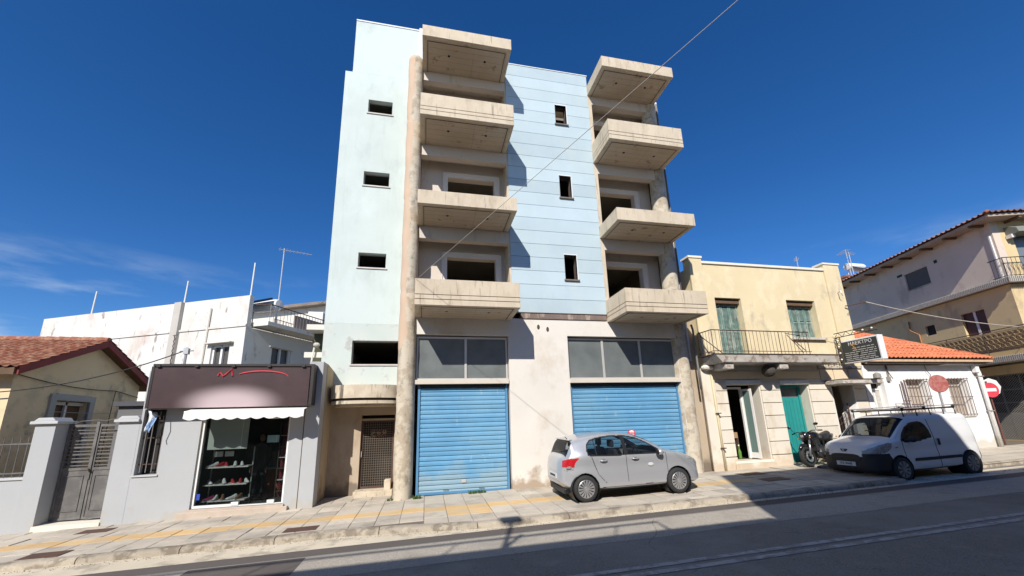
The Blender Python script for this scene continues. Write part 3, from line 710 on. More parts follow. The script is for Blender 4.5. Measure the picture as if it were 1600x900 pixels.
# balcony slab and rail
MB().hexa([(9.12, 11.66, 1.70), (9.30, 10.93, 1.70), (13.95, 10.93, 1.70), (13.95, 11.69, 1.70), (9.12, 11.66, 1.96), (9.02, 10.88, 1.96), (13.95, 10.88, 1.96), (13.95, 11.69, 1.96)]).build('balcony_slab', m_oldc, yb, bevel=.02)
MB().box(9.0, 13.97, 10.86, 11.69, 1.962, 1.985).build('slab_edge', m_iron, yb)
for xa in (9.42, 11.55): MB().box(xa, xa+.34, 11.0, 11.69, 1.50, 1.698).build('bracket', m_oldc, yb, bevel=.02)
MB().ell((11.35, 11.3, 1.46), (.20, .24, .20), 10, 8).build('rotten_bracket', m_grime, yb)
rl = MB().tube([(9.02, 11.62, 2.78), (9.05, 10.95, 2.78), (12.9, 10.95, 2.76)], .018, 6).tube([(9.02, 11.62, 2.08), (9.05, 10.95, 2.08), (12.9, 10.95, 2.08)], .012, 6).build('balcony_railing', m_iron, yb)
pts = [(9.03+.02*t, 11.6-.65*t/1.0) for t in (0, .2, .4, .6, .8)]+[(9.05+.145*i, 10.95) for i in range(27)]
bm_ = None
for i, (x, y) in enumerate(pts):
    r_ = .012 if i in (5, 14, 23, 31) else .0065
    o = MB().bar((x, y, 1.98), (x, y, 2.77), r_, 5).build('baluster', m_iron, rl)
MB().bar((9.1, 11.55, 2.7), (9.4, 10.98, 2.0), .015, 5).build('brace', m_iron, rl)
# bent loose piece at the right end
MB().tube([(11.95, 10.93, 2.70), (12.5, 10.9, 2.62), (12.3, 10.92, 2.4), (12.62, 10.9, 2.1)], .014, 5).tube([(12.0, 10.95, 2.66), (12.3, 10.92, 2.3), (12.5, 10.9, 2.02)], .012, 5).build('bent_rail', m_iron, rl)
# ground floor
MB().wall(9.19, 15.85, -2.2, 1.688, D+.03, D+.50, [D1, D2, D3]).build('shopfront_wall', m_rus, yb)
MB().box(9.19, 13.9, D-.02, D+.028, 1.24, 1.50).build('frieze', m_yel2, yb)
MB().box(13.9, 15.86, D-.06, D+.028, 1.60, 1.685).build('string_course', m_oldc, yb)
for (a, c) in ((13.95, 14.52), (14.56, 15.2), (15.24, 15.86)): MB().box(a, c, D-.01, D+.028, 1.16, 1.58).build('panel', m_yel2, yb)
for (h) in (D1, D2):
    MB().box(h[0]-.03, h[1]+.03, D-.05, D+.035, h[3]+.002, h[3]+.13).build('lintel', m_white, yb)
# rusticated blocks
for (a, c, bz) in ((9.50, 9.93, -1.55), (11.30, 12.08, -1.55), (13.34, 14.27, -1.5), (15.32, 15.84, -1.45)):
    z = -1.28; k = 0
    MB().box(a-.0, c+.0, D-.035, D+.028, -2.1, -1.30).build('plinth_block', m_rus, yb, bevel=.008)
    while z < 1.0:
        z1 = min(z+.425, 1.12)
        MB().box(a, c, D-.02, D+.028, z+.012, z1-.012).build('block', m_rus, yb, bevel=.006); z = z1
# white door leaf and reveals
MB().box(9.96, 11.25, D+.50, D+.52, -1.42, 1.0).build('door_back', m_dark, yb) if False else None
fr = MB().box(9.96, 10.02, D+.40, D+.47, -1.40, 1.0).box(10.80, 10.86, D+.40, D+.47, -1.40, 1.0).box(10.02, 10.80, D+.40, D+.47, .93, 1.0).build('door_frame', m_white, yb)
MB(Matrix.Translation((10.86, D+.44, 0)) @ Matrix.Rotation(R(-80), 4, 'Z')).box(0, .07, -.02, .02, -1.38, .92).box(.33, .40, -.02, .02, -1.38, .92).box(.07, .33, -.02, .02, .85, .92).box(.07, .33, -.02, .02, -1.38, -1.2).build('door_leaf', m_white, fr)
MB(Matrix.Translation((10.86, D+.44, 0)) @ Matrix.Rotation(R(-80), 4, 'Z')).box(.07, .33, -.004, .004, -1.2, .85).build('door_glass', mat('greenish_glass', (.14, .21, .19), .1, .05, 3, 0, spec=.6), fr)
MB().box(9.85, 11.30, D-.06, D+.45, -1.50, -1.425).build('doorstep', m_cap, yb, bevel=.01)
MB().box(9.80, 11.36, D-.09, D+.03, -2.1, -1.505).build('step_riser', m_rus, yb, bevel=.01)
# teal boarded door: each board a part
td = MB().box(12.13, 12.17, D+.34, D+.42, -1.62, 1.0).box(13.2, 13.28, D+.34, D+.42, -1.62, 1.0).box(12.17, 13.2, D+.35, D+.42, .93, 1.02).box(12.17, 13.2, D+.38, D+.42, .52, .60).build('teal_door', m_teal, yb, label='closed teal boarded door')
for i in range(7):
    a = 12.18+i*.146; MB().box(a, a+.134, D+.36, D+.385, -1.60, .52).build('board', m_teal, td, bevel=.004)
MB().box(12.18, 13.2, D+.39, D+.40, .6, .93).build('fanlight', m_dust, td)
# third doorway: dark passage, iron gate, half wall
MB().wall(14.26, 15.33, -1.6, 1.04, D-.015, D+.028, [D3]).build('door_surround', m_white, yb)
MB().box(14.32, 15.27, D+1.3, D+1.35, -1.6, .98).build('passage_wall', mat('passage_brown', (.20, .15, .11), .9, .15), yb)
ig = MB().box(14.34, 14.38, D+.1, D+.13, -1.5, -.25).box(15.0, 15.04, D+.1, D+.13, -1.5, .35).build('iron_gate', m_iron, yb)
for i in range(5): x = 14.45+.125*i; MB().bar((x, D+.115, -1.5), (x, D+.115, -.28+.12*i), .009, 5).build('gate_bar', m_iron, ig)
for (a, c) in ((-1.2, -1.2), (-.85, -.85), (-.5, -.1), (-.3, .12)): MB().bar((14.36, D+.115, a), (15.02, D+.115, c), .009, 5).build('gate_rail', m_iron, ig)
MB().prism([(15.04, -2.1), (15.31, -2.1), (15.31, .28), (15.24, .3), (15.04, -.05)], D-.03, D+.4, 'y').build('side_parapet', m_white, yb)
# small concrete hood over the passage
MB().box(14.02, 15.78, 11.0, 11.67, .99, 1.13).build('door_hood', m_oldc, yb, bevel=.02)
MB().box(14.02, 15.80, 10.98, 11.67, 1.135, 1.155).build('hood_flashing', m_iron, yb)
# pipe at the left corner
m_pipe = mat('cream_pipe', (.58, .50, .32), .6, .1)
MB().tube([(9.36, 11.62, 1.45), (9.38, 11.62, -.3), (9.39, 11.62, -1.68)], .036, 10).build('drainpipe', m_pipe, yb, smooth=True)
MB().box(9.02, 9.49, D-.035, D+.02, -2.1, 1.60).build('corner_pier', m_rus, yb, bevel=.01)
for z in (.1, -1.0): MB().box(9.32, 9.46, 11.53, 11.64, z, z+.03).build('pipe_bracket', m_iron, yb)
MB().ell((9.22, 11.58, 1.62), (.24, .13, .10), 10, 6).build('broken_corner', m_rus, yb)
# lamp bracket on the right pilaster
MB().tube([(15.55, 11.64, 4.55), (15.50, 11.5, 4.58), (15.48, 11.46, 4.48), (15.56, 11.5, 4.38)], .018, 6).build('wall_hook', m_white, yb)
MB().bar((15.7, 11.6, 4.0), (16.25, 11.25, 4.08), .022, 6).bar((15.75, 11.62, 3.7), (16.25, 11.25, 4.08), .012, 5).build('cable_bracket', m_iron, yb)
# stock behind the open door
ls = thing('ladder', 'white step ladder leaning inside the open shop door', 'ladder', (10.35, 12.5, -1.4))
for s in (0, .32): MB().box(10.02+s, 10.07+s, 12.42, 12.47, -1.42, -.1).build('stile', m_white, ls)
for i in range(5): MB().box(10.07, 10.34, 12.40, 12.48, -1.25+.24*i, -1.20+.24*i).build('rung', m_white, ls)
cr_ = thing('crate', 'small brown cardboard box on the shop floor beside the ladder', 'box', (10.6, 12.6, -1.1))
MB().box(10.46, 10.78, 12.5, 12.8, -.75, -.55).build('carton', mat('cardboard', (.34, .22, .12), .85), cr_, bevel=.01)
MB().box(10.46, 10.5, 12.5, 12.8, -1.42, -.75).box(10.74, 10.78, 12.5, 12.8, -1.42, -.75).box(10.50, 10.74, 12.78, 12.8, -1.42, -.75).build('stand', m_iron, cr_)
bt = thing('bottle', 'green glass bottle standing by the open shop door threshold', 'bottle', (10.6, 12.3, -1.4))
MB().lathe([(.05, -1.42), (.055, -1.2), (.02, -1.1), (.018, -1.0)], (10.62, 12.35, 0), 12).build('glass_body', mat('green_glass', (.12, .25, .05), .2, .1), bt)
MB().lathe([(.022, -1.0), (.022, -.96)], (10.62, 12.35, 0), 10).build('cap', m_white, bt)
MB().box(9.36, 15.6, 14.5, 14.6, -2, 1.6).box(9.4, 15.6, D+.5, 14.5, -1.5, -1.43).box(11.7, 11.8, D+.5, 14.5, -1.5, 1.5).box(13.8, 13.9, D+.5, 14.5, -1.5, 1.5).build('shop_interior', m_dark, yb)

# ================================================================ LIT TRUSS AND SHOP SIGN
m_truss = mat('dark_truss_steel', (.06, .055, .05), .6, .2, metal=.3)
m_bulb = mat('white_bulb', (.8, .78, .72), .3, .02, bump=0)
tr = thing('sign_truss', 'dark lattice truss with white bulbs framing the projecting shop sign', 'truss', (14.9, 11.6, 2))
def truss(p, q, w_, n):
    p = Vector(p); q = Vector(q); d = q-p; side = Vector((0, 0, 1)) if abs(d.normalized().z) < .7 else Vector((0, 1, 0)); s = side*w_
    MB().bar(p, q, .016, 5).build('chord', m_truss, tr); MB().bar(p+s, q+s, .016, 5).build('chord', m_truss, tr)
    z = MB()
    for i in range(n):
        a = p+d*(i/n); c = p+d*((i+.5)/n)+s; e = p+d*((i+1)/n); z.bar(a, c, .011, 4); z.bar(c, e, .011, 4)
    z.build('lattice', m_truss, tr)
    for i in range(n):
        c = p+d*((i+.5)/n)+s*.5; MB().ell(tuple(c+Vector((-.05, -.02, 0))), (.032, .032, .032), 10, 6).build('bulb', m_bulb, tr)
truss((14.86, 11.62, 2.72), (14.86, 10.15, 2.72), .16, 5)
truss((14.86, 11.58, 1.78), (14.86, 11.58, 2.72), -.14, 4)
truss((13.55, 11.62, 1.74), (14.80, 11.60, 1.74), .16, 5)
sg = thing('shop_sign', 'black projecting shop sign with white lettering in a white box frame', 'sign', (14.95, 10.85, 2.1))
m_sb = mat('sign_black', (.035, .04, .04), .5, .1, 3, 0); m_lt = mat('print_white', (.72, .72, .72), .5, .03, bump=0); m_or = mat('print_orange', (.80, .32, .02), .5, .03, bump=0)
MB().box(14.88, 15.10, 10.2, 11.48, 1.73, 2.56).build('sign_box', mat('sign_white', (.80, .80, .80), .5, .04, bump=0), sg, bevel=.01)
MB().box(14.868, 14.879, 10.25, 11.43, 1.78, 2.51).build('sign_face', m_sb, sg)
Ms = lambda y, z: Matrix.Translation((14.862, y, z)) @ Matrix.Rotation(R(-90), 4, 'Z') @ Matrix.Rotation(R(90), 4, 'X')
text('ΗΛΕΚΤΡΟ', .17, m_lt, Ms(10.80, 2.40), 'lettering', sg)
text('Σ', .26, m_or, Ms(11.03, 2.27), 'orange_letter', sg)
rnd = random.Random(4); lm = MB()
for k, z in enumerate((2.24, 2.16, 2.09, 2.02, 1.95, 1.88, 1.82)):
    y = 11.36-(.28 if k < 2 else 0)
    while y > 10.34:
        l_ = rnd.uniform(.08, .26); l_ = min(l_, y-10.32)
        if l_ > .03: lm.box(14.860, 14.867, y-l_, y, z-.012, z+.012)
        y -= l_+.035
lm.build('small_print', mat('print_grey', (.42, .42, .41), .6, .1, bump=0), sg, kind='stuff')
MB().box(14.858, 14.867, 10.84, 10.92, 1.98, 2.06).build('print_emblem', m_black, sg)

# ================================================================ WHITE HOUSE WITH ORANGE HIP ROOF
m_wh = mat('whitewash', (.80, .79, .77), .9, .03, 1.2, .15, 40, stains=(((.52, .48, .42), 2.0, .66, .15, .6, .4),), base=((.42, .38, .30), .42, .6))
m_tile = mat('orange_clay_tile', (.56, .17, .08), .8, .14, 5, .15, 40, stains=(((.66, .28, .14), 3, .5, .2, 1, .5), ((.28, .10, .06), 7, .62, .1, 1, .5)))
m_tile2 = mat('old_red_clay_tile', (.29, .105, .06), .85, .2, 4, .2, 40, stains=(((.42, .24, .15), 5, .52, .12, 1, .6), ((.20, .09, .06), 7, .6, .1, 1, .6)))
wh = thing('white_house', 'low white house with barred windows under an orange tiled hip roof', 'house', (18.9, 11.7, -1.5))
H0 = (16.14, 16.80, .02, 1.12); H1 = (17.87, 18.82, -.1, 1.18); H2 = (19.96, 20.92, -.22, 1.20)
MB().wall(15.90, 21.86, -2.1, 1.72, D, D+.35, [H0, H1, H2]).build('front_wall', m_wh, wh)
MB().box(21.66, 21.86, D+.35, 17.5, -2.1, 1.72).box(15.95, 21.6, 17.3, 17.5, -2.1, 1.72).build('rear_wall', m_wh, wh)
MB().box(15.95, 21.66, D+.36, 17.2, 1.60, 1.7).box(15.95, 21.6, D+1.2, D+1.3, -1.9, 1.6).build('ceiling', m_int, wh)
def tile_roof(P0, P1, Q0, Q1, name, m, parent, tw=.21, rh=.34, amp=.035):
    """corrugated tile field between an eave P0-P1 and an upper edge Q0-Q1"""
    P0, P1, Q0, Q1 = map(Vector, (P0, P1, Q0, Q1)); U = (P1-P0); Lu = U.length; u = U.normalized()
    h0 = (Q0-P0).dot(u); h1 = (Q1-P0).dot(u); V = (Q0-P0)-u*h0; Lv = V.length; v = V.normalized(); nrm = u.cross(v)
    if nrm.z < 0: nrm = -nrm
    nr = max(1, int(Lv/rh)); vs = []; fs = []
    for r in range(nr):
        va, vb = Lv*r/nr, Lv*(r+1)/nr
        ua = h0*va/Lv; ub = Lu+(h1-Lu)*va/Lv; n = max(2, int((ub-ua)/tw*6)); o = len(vs)
        ua2 = h0*vb/Lv; ub2 = Lu+(h1-Lu)*vb/Lv
        for i in range(n+1):
            t = i/n; a = ua+(ub-ua)*t; a2 = min(max(a, ua2), ub2)
            hh = amp*max(-.35, math.sin(a/tw*2*math.pi)); jit = random.uniform(-.003, .003)
            vs.append(P0+u*a+v*(va-.03)+nrm*(hh+.045+jit)); vs.append(P0+u*a2+v*vb+nrm*(hh+.012+jit)); vs.append(P0+u*a+v*(va-.03)+nrm*(hh+.02+jit))
        for i in range(n):
            k = o+3*i; fs.append((k, k+3, k+4, k+1)); fs.append((k+2, k+5, k+3, k))
    o = MB().add(vs, fs).build(name, m, parent, kind=None); o['kind'] = 'stuff'; return o
ez = 1.96; cR = (22.2, 11.38, ez); cL = (15.95, 11.38, ez); ap = (19.2, 14.4, ez+1.74); apL = (15.95, 14.4, ez+1.74)
tile_roof(cL, cR, apL, ap, 'roof_tiles', m_tile, wh)
tile_roof(cR, (22.2, 17.6, ez), ap, (19.2, 14.6, ez+1.74), 'roof_tiles', m_tile, wh)
MB().tube([cR, Vector(ap)+Vector((0, 0, .03)), Vector(apL)+Vector((0, 0, .05))], .085, 8).build('ridge_tiles', m_tile, wh, smooth=True)
MB().add([(15.95, 11.42, 1.93), (22.12, 11.42, 1.93), (19.2, 14.4, 3.62), (15.95, 14.4, 3.62), (22.12, 17.4, 1.93)], [(0, 1, 2, 3), (1, 4, 2)]).build('roof_deck', m_wood, wh)
MB().box(15.95, 22.1, 11.42, 11.7, 1.80, 1.86).build('eave_board', mat('dark_eave', (.10, .045, .035), .8, .2), wh)
n_e = 12
for i in range(n_e):
    a = 15.96+i*(22.14-15.96)/n_e; MB().box(a+.008, a+(22.14-15.96)/n_e-.008, 11.34, 11.44, 1.815, 1.895).build('eave_tile', mat('pale_eave_tile', (.60, .42, .27), .85, .12, 6), wh)
MB().tube([(15.95, 11.55, 1.79), (22.0, 11.55, 1.79)], .045, 8).build('gutter', mat('grey_gutter', (.28, .26, .25), .6, .1), wh, smooth=True)
def grille(h, out, parent, nb=7, hb=(.5,)):
    x0, x1, z0, z1 = h
    g = MB().box(x0-.06, x1+.06, D-out, D-out+.02, z0+.02, z0+.045).box(x0-.06, x1+.06, D-out, D-out+.02, z1-.03, z1-.005).box(x0-.06, x1+.06, D-out, D-out+.02, z0+(z1-z0)*.48, z0+(z1-z0)*.48+.022).build('window_grille', mat('brown_grille', (.17, .12, .11), .6, .2), parent)
    for i in range(nb):
        x = x0+(x1-x0)*i/(nb-1); MB().bar((x, D-out+.01, z0-.02), (x, D-out+.01, z1+.02), .011, 6).build('bar', MATS['brown_grille'], g)
    for x in (x0-.05, x1+.05): MB().bar((x, D-out+.01, z0+(z1-z0)*.5), (x, D+.02, z0+(z1-z0)*.5), .009, 5).build('bar_tie', MATS['brown_grille'], g)
    return g
for h in (H1, H2):
    MB().box(h[0], h[1], D+.24, D+.26, h[2], h[3]).build('blind', mat('beige_blind', (.42, .36, .30), .8, .1, 8), wh, label='closed beige blind behind the bars')
    MB().box(h[0]-.03, h[1]+.03, D-.05, D+.2, h[2]-.05, h[2]-.003).build('window_sill', m_cap, wh)
    grille(h, .09, wh)
MB().box(H0[0], H0[1], D+.26, D+.28, H0[2], H0[3]).build('window_back', m_dark, wh)
wf = MB().box(16.14, 16.2, D+.18, D+.24, .02, 1.12).box(16.74, 16.8, D+.18, D+.24, .02, 1.12).box(16.2, 16.74, D+.18, D+.24, .80, .86).box(16.2, 16.74, D+.18, D+.24, 1.06, 1.12).box(16.44, 16.5, D+.18, D+.24, .02, .8).build('window_frame', m_white, wh)
MB().box(16.2, 16.44, D+.2, D+.21, .02, .8).box(16.5, 16.74, D+.2, D+.21, .02, .8).build('net_curtain', mat('net_curtain', (.50, .48, .44), .9, .2, 14), wf)
dp = MB().tube([(21.55, 11.6, 1.7), (21.6, 11.58, 1.4), (21.62, 11.58, -1.55)], .062, 12).build('downpipe', m_wh, wh, smooth=True)
for z in (1.25, -.1): MB().box(21.54, 21.70, 11.5, 11.66, z, z+.035).build('pipe_collar', MATS['grey_gutter'], wh)
MB().box(21.42, 21.6, 11.52, 11.68, 1.42, 1.72).build('pipe_box', m_wh, wh, bevel=.02)
MB().box(16.95, 17.08, D-.08, D-.002, 1.12, 1.28).box(17.02, 17.06, D-.06, D-.002, 1.28, 1.7).build('junction_box', MATS['grey_gutter'], wh)
MB().tube([(17.0, 11.66, 1.75), (17.02, 11.62, 1.45), (17.14, 11.6, 1.2)], .014, 6).tube([(18.95, 11.66, 1.75), (18.98, 11.64, 1.5), (19.1, 11.63, 1.35), (19.04, 11.64, 1.1)], .01, 6).build('loose_cable', m_grime, wh)
MB().box(17.45, 17.5, D-.12, D-.1, -.2, 1.1).box(17.60, 17.66, D-.12, D-.1, -.15, 1.15).box(17.35, 17.7, D-.13, D-.11, .35, .39).box(17.35, 17.7, D-.13, D-.11, .0, .04).build('rusty_rack', MATS['brown_grille'], wh)
MB().ell((17.1, 11.55, 1.35), (.0, .0, .0), 3, 2) if False else None
bl = MB().lathe([(.03, 0), (.11, -.06), (.12, -.2), (.02, -.24)], (16.2, 11.45, 1.42), 12).build('lamp_housing', MATS['grey_gutter'], wh)
ac = thing('patio_chair', 'thin metal garden chair standing against the white wall behind the van', 'chair', (17.2, 11.3, -1.5))
MB().box(16.95, 17.35, 11.15, 11.5, -.62, -.6).build('seat', m_oldc, ac)
bkr = MB().tube([(16.95, 11.5, -.6), (16.93, 11.58, .28), (17.37, 11.58, .28), (17.35, 11.5, -.6)], .014, 6).build('backrest', MATS['grey_gutter'], ac)
for i in range(6): MB().bar((16.99+.065*i, 11.5, -.3), (16.98+.067*i, 11.58, .27), .006, 4).build('spindle', MATS['grey_gutter'], bkr)
for (x, y) in ((16.96, 11.16), (17.34, 11.16), (16.96, 11.5), (17.34, 11.5)): MB().bar((x, y, -.61), (x, y, S(x, y)), .012, 5).build('leg', MATS['grey_gutter'], ac)

# ================================================================ BEIGE BLOCK ACROSS THE SIDE STREET
m_bei = mat('ochre_render', (.64, .50, .28), .88, .06, .8, .15, 50, stains=(((.40, .30, .20), 1.5, .58, .2, .6, .5),))
m_bei2 = mat('pinkish_render', (.64, .54, .45), .88, .06, .7, .15, 50, stains=(((.42, .34, .28), 1.2, .58, .2, .6, .5),))
m_rib = mat('ribbed_concrete', (.42, .39, .35), .9, .1, 3, .3)
a_ = Vector((.29, .957, 0)).normalized(); b_ = Vector((a_.y, -a_.x, 0))
X1 = Vector((24.15, 11.15, 0))
Mb = Matrix(((b_.x, a_.x, 0, X1.x), (b_.y, a_.y, 0, X1.y), (0, 0, 1, 0), (0, 0, 0, 1)))     # local x: along the street front, y: depth, z
bb = thing('beige_apartment_building', 'beige three storey block with wrap-around balconies and tiled eaves across the side street', 'apartment building', (X1.x+3, X1.y+4, -1.5))
def BB(): return MB(Mb)
def sidewall(mb, y0, y1, z0, z1, holes, x0=0, x1=.3):
    t = MB(); t.wall(y0, y1, z0, z1, x0, x1, holes)
    mb.add([(p[1], p[0], p[2]) for p in t.v], [tuple(reversed(q)) for q in t.f])
GW = [(2.0, 2.0, 0, 0)]
q = BB(); sidewall(q, .0, 10.5, 5.35, 8.0, [(3.17, 4.50, 6.34, 7.24)]); q.build('side_wall', m_bei2, bb)
q = BB(); sidewall(q, .0, 10.5, 2.08, 5.13, [(1.24, 2.27, 3.0, 4.38), (3.63, 4.14, 3.75, 4.25), (6.4, 6.9, 3.7, 4.15)]); q.build('side_wall', m_bei, bb)
q = BB(); sidewall(q, -.2, 10.5, -1.8, 1.80, [(-.0, 2.4, -1.32, 1.42)]); q.build('side_wall', m_bei, bb)
t = BB(); t.wall(.3, 9, 5.35, 8.0, 0, .3, [(.75, 2.0, 5.4, 7.4)]).wall(.3, 9, 2.08, 5.13, 0, .3, [(.6, 2.2, 2.1, 4.2)]).wall(.3, 9, -1.8, 1.8, 0, .3, [(1, 4, -1.5, 1.2)]); t.build('front_wall', m_bei, bb)
BB().box(.3, 9, 10.2, 10.5, -1.8, 8).box(8.7, 9, .3, 10.2, -1.8, 8).box(.3, 8.7, .3, 10.2, 7.8, 7.9).box(.3, 8.7, 1.6, 1.7, -1.8, 7.8).box(1.6, 1.7, 1.7, 10.2, -1.8, 7.8).build('inner_shell', m_int, bb)
# window details
ww = BB().box(.07, .1, 3.17, 4.50, 6.34, 7.24).build('roller_blind', mat('grey_blind', (.10, .10, .10), .7, .1), bb, label='closed dark grey roller blind')
for i in range(9): BB().box(.055, .068, 3.19, 4.48, 6.35+.098*i, 6.35+.098*i+.088).build('blind_slat', MATS['grey_blind'], ww)
BB().box(-.0, .02, 3.12, 4.55, 6.27, 6.335).build('sill', m_rib, bb)
sw = BB().box(.1, .14, 1.24, 1.70, 3.0, 4.38).box(.1, .14, 1.81, 2.27, 3.0, 4.38).build('shutter_pair', mat('brown_shutter', (.085, .03, .025), .6, .15), bb)
BB().box(.08, .15, 1.705, 1.805, 3.0, 4.38).build('mullion', m_white, bb)
BB().box(.1, .14, 3.63, 4.14, 3.75, 4.25).box(.1, .14, 6.4, 6.9, 3.7, 4.15).build('small_window_pane', m_dark, bb)
# garage gate with lozenge mesh over sheet metal
gg = BB().box(.1, .13, .0, 2.4, -1.32, -.2).build('garage_gate', mat('grey_green_gate', (.17, .18, .165), .6, .1), bb, label='grey garage gate with diagonal lattice')
BB().box(.16, .18, .0, 2.4, -.2, 1.42).build('gate_glass', m_dark, gg)
for y in (0, .78, 1.58, 2.34): BB().box(.06, .10, y, y+.06, -1.32, 1.42).build('gate_stile', MATS['grey_green_gate'], gg)
for z in (-1.32, -.25, .2, .75, 1.37): BB().box(.062, .098, 0, 2.4, z, z+.05).build('gate_rail', MATS['grey_green_gate'], gg)
lz = BB()
for i in range(-16, 26):
    y = i*.1
    for s, x in ((1, .05), (-1, .056)):
        pa = [(y+s*t_, -1.30+t_) for t_ in (0, 2.7)] if s == 1 else [(y+2.7-t_, -1.30+t_) for t_ in (0, 2.7)]
        (ya, za), (yc, zc) = pa
        # clip to the gate
        def cl(ya, za, yc, zc):
            t0, t1 = 0, 1
            for (p, d_, lo, hi) in ((ya, yc-ya, .02, 2.38), (za, zc-za, -1.3, 1.4)):
                if abs(d_) < 1e-6: continue
                u0, u1 = (lo-p)/d_, (hi-p)/d_
                if u0 > u1: u0, u1 = u1, u0
                t0 = max(t0, u0); t1 = min(t1, u1)
            return (ya+(yc-ya)*t0, za+(zc-za)*t0, ya+(yc-ya)*t1, za+(zc-za)*t1) if t1 > t0 else None
        r_ = cl(ya, za, yc, zc)
        if r_: lz.bar((x, r_[0], r_[1]), (x, r_[2], r_[3]), .006, 4)
lz.build('lattice', m_rib, gg, kind='stuff')
# balcony slabs with ribbed edges
def slab_b(z, out, y1, nm, dd):
    BB().box(-out+.05, 6, -out+.05, y1, z+.02, z+.22).box(0, 6, -.0, .1, z+.02, z+.2).build('balcony_slab', m_rib, bb)
    r = BB(); n = int((y1+out)/.075)
    for i in range(n): y = -out+.075*i; r.box(-out, -out+.05, y, y+.045, z, z+.24)
    n = int((6+out)/.075)
    for i in range(n): x = -out+.075*i; r.box(x, x+.045, -out, -out+.05, z, z+.24)
    r.build('ribbed_edge', m_rib, bb, kind='stuff')
slab_b(5.14, .30, 10.4, '', 0)
slab_b(1.86, 1.0, 7.5, '', 0)
# lower balcony railing with ornamental mesh
rr = BB().tube([(-.92, 7.2, 3.2), (-.92, -.92, 3.2), (5, -.92, 3.2)], .02, 6).tube([(-.92, 7.2, 2.35), (-.92, -.92, 2.35), (5, -.92, 2.35)], .012, 5).build('balcony_railing', m_iron, bb)
sc = BB()
for i in range(40):
    y = -.9+.2*i
    for zc in (2.52, 2.74, 2.96):
        pts = [(-.92, y+.095*math.cos(t_*math.pi/4), zc+.095*math.sin(t_*math.pi/4)) for t_ in range(9)]; sc.tube(pts, .012, 4, cap=False)
sc.build('ornament', mat('brass_ornament', (.30, .22, .11), .6, .2), rr, kind='stuff')
for i in range(6): BB().bar((-.92, -.9+1.6*i, 2.1), (-.92, -.9+1.6*i, 3.22), .018, 5).build('post', m_iron, rr)
BB().box(-.87, -.84, -.85, 7.1, 2.3, 3.15).build('rail_panel', mat('reed_screen', (.40, .32, .18), .9, .2, 9), rr)
# upper corner balcony: iron rail, pilaster, door, awning
ur = BB().tube([(-.2, .35, 6.25), (-.2, -.22, 6.25), (5, -.22, 6.25)], .018, 6).tube([(-.2, .35, 5.45), (-.2, -.22, 5.45), (5, -.22, 5.45)], .014, 6).build('balcony_railing', m_black, bb)
sc = BB()
for i in range(26):
    x = -.2+.17*i; sc.bar((x, -.22, 5.42), (x, -.22, 6.25), .010, 4)
    sc.bar((x, -.22, 5.65), (x+.17, -.22, 6.05), .006, 4); sc.bar((x, -.22, 6.05), (x+.17, -.22, 5.65), .006, 4)
for i in range(4): y = -.2+.15*i; sc.bar((-.2, y, 5.42), (-.2, y, 6.25), .010, 4)
sc.build('rail_bars', m_black, ur, kind='stuff')
BB().box(-.06, .0, .10, .16, 5.39, 7.4).build('white_downpipe', m_white, bb)
BB().box(-.02, .0, .35, 1.0, 5.05, 6.4).build('sunlit_patch_panel', m_bei, bb) if False else None
BB().box(.85, 1.4, .12, .16, 5.42, 7.38).box(1.45, 2.0, .12, .16, 5.42, 7.38).build('balcony_door', mat('door_glass_grey', (.16, .18, .20), .2, .1, spec=.6), bb)
BB().box(.75, .83, .08, .18, 5.42, 7.38).box(1.4, 1.45, .08, .18, 5.42, 7.38).box(.75, 2.0, .08, .18, 7.38, 7.45).build('door_frame', m_white, bb)
BB().prism([(0, 7.25), (-.5, 7.30), (-.45, 7.5), (-.2, 7.66), (0, 7.7)], .5, 2.6, 'x').build('awning', mat('grey_awning', (.20, .21, .18), .8, .1), bb)
BB().box(.45, .6, -.25, -.02, 7.15, 7.3).build('awning_arm', m_white, bb)
# roof with eaves
BB().box(-.62, 9.4, -.62, 10.9, 8.0, 8.12).build('eave_soffit', mat('eave_beige', (.40, .33, .27), .8, .1), bb)
for i in range(9):
    y = .2+1.2*i; BB().box(-.58, .0, y, y+.10, 7.90, 7.998).build('rafter', m_wood, bb)
for i in range(5):
    x = .6+1.2*i; BB().box(x, x+.10, -.58, .0, 7.90, 7.998).build('rafter', m_wood, bb)
def bw(p): return tuple(Mb @ Vector(p))
m_tile3 = mat('brown_roof_tile', (.26, .13, .09), .85, .2, 4, .2)  # plain brown tile colour, the same on both roof slopes
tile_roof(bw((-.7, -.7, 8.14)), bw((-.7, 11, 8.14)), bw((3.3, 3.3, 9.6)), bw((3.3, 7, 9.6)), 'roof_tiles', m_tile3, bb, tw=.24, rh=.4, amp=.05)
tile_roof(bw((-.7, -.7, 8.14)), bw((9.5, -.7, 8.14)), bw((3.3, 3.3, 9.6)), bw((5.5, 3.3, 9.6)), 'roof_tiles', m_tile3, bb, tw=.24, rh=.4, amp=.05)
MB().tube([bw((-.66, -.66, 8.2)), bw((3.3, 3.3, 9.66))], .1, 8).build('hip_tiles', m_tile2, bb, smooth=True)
BB().box(-.02, .0, 2.6, 2.75, 7.2, 7.35).box(-.02, .0, 4.6, 4.9, 7.22, 7.34).build('vent', m_black, bb)
# orange overflow pipe
MB().tube([bw((-.05, 4.9, 4.7)), bw((-.08, 4.9, 4.2)), bw((-.05, 4.5, 3.9)), bw((-.05, 4.5, 2.4))], .035, 8).build('soil_pipe', mat('terracotta_pipe', (.36, .17, .07), .7), bb, smooth=True)

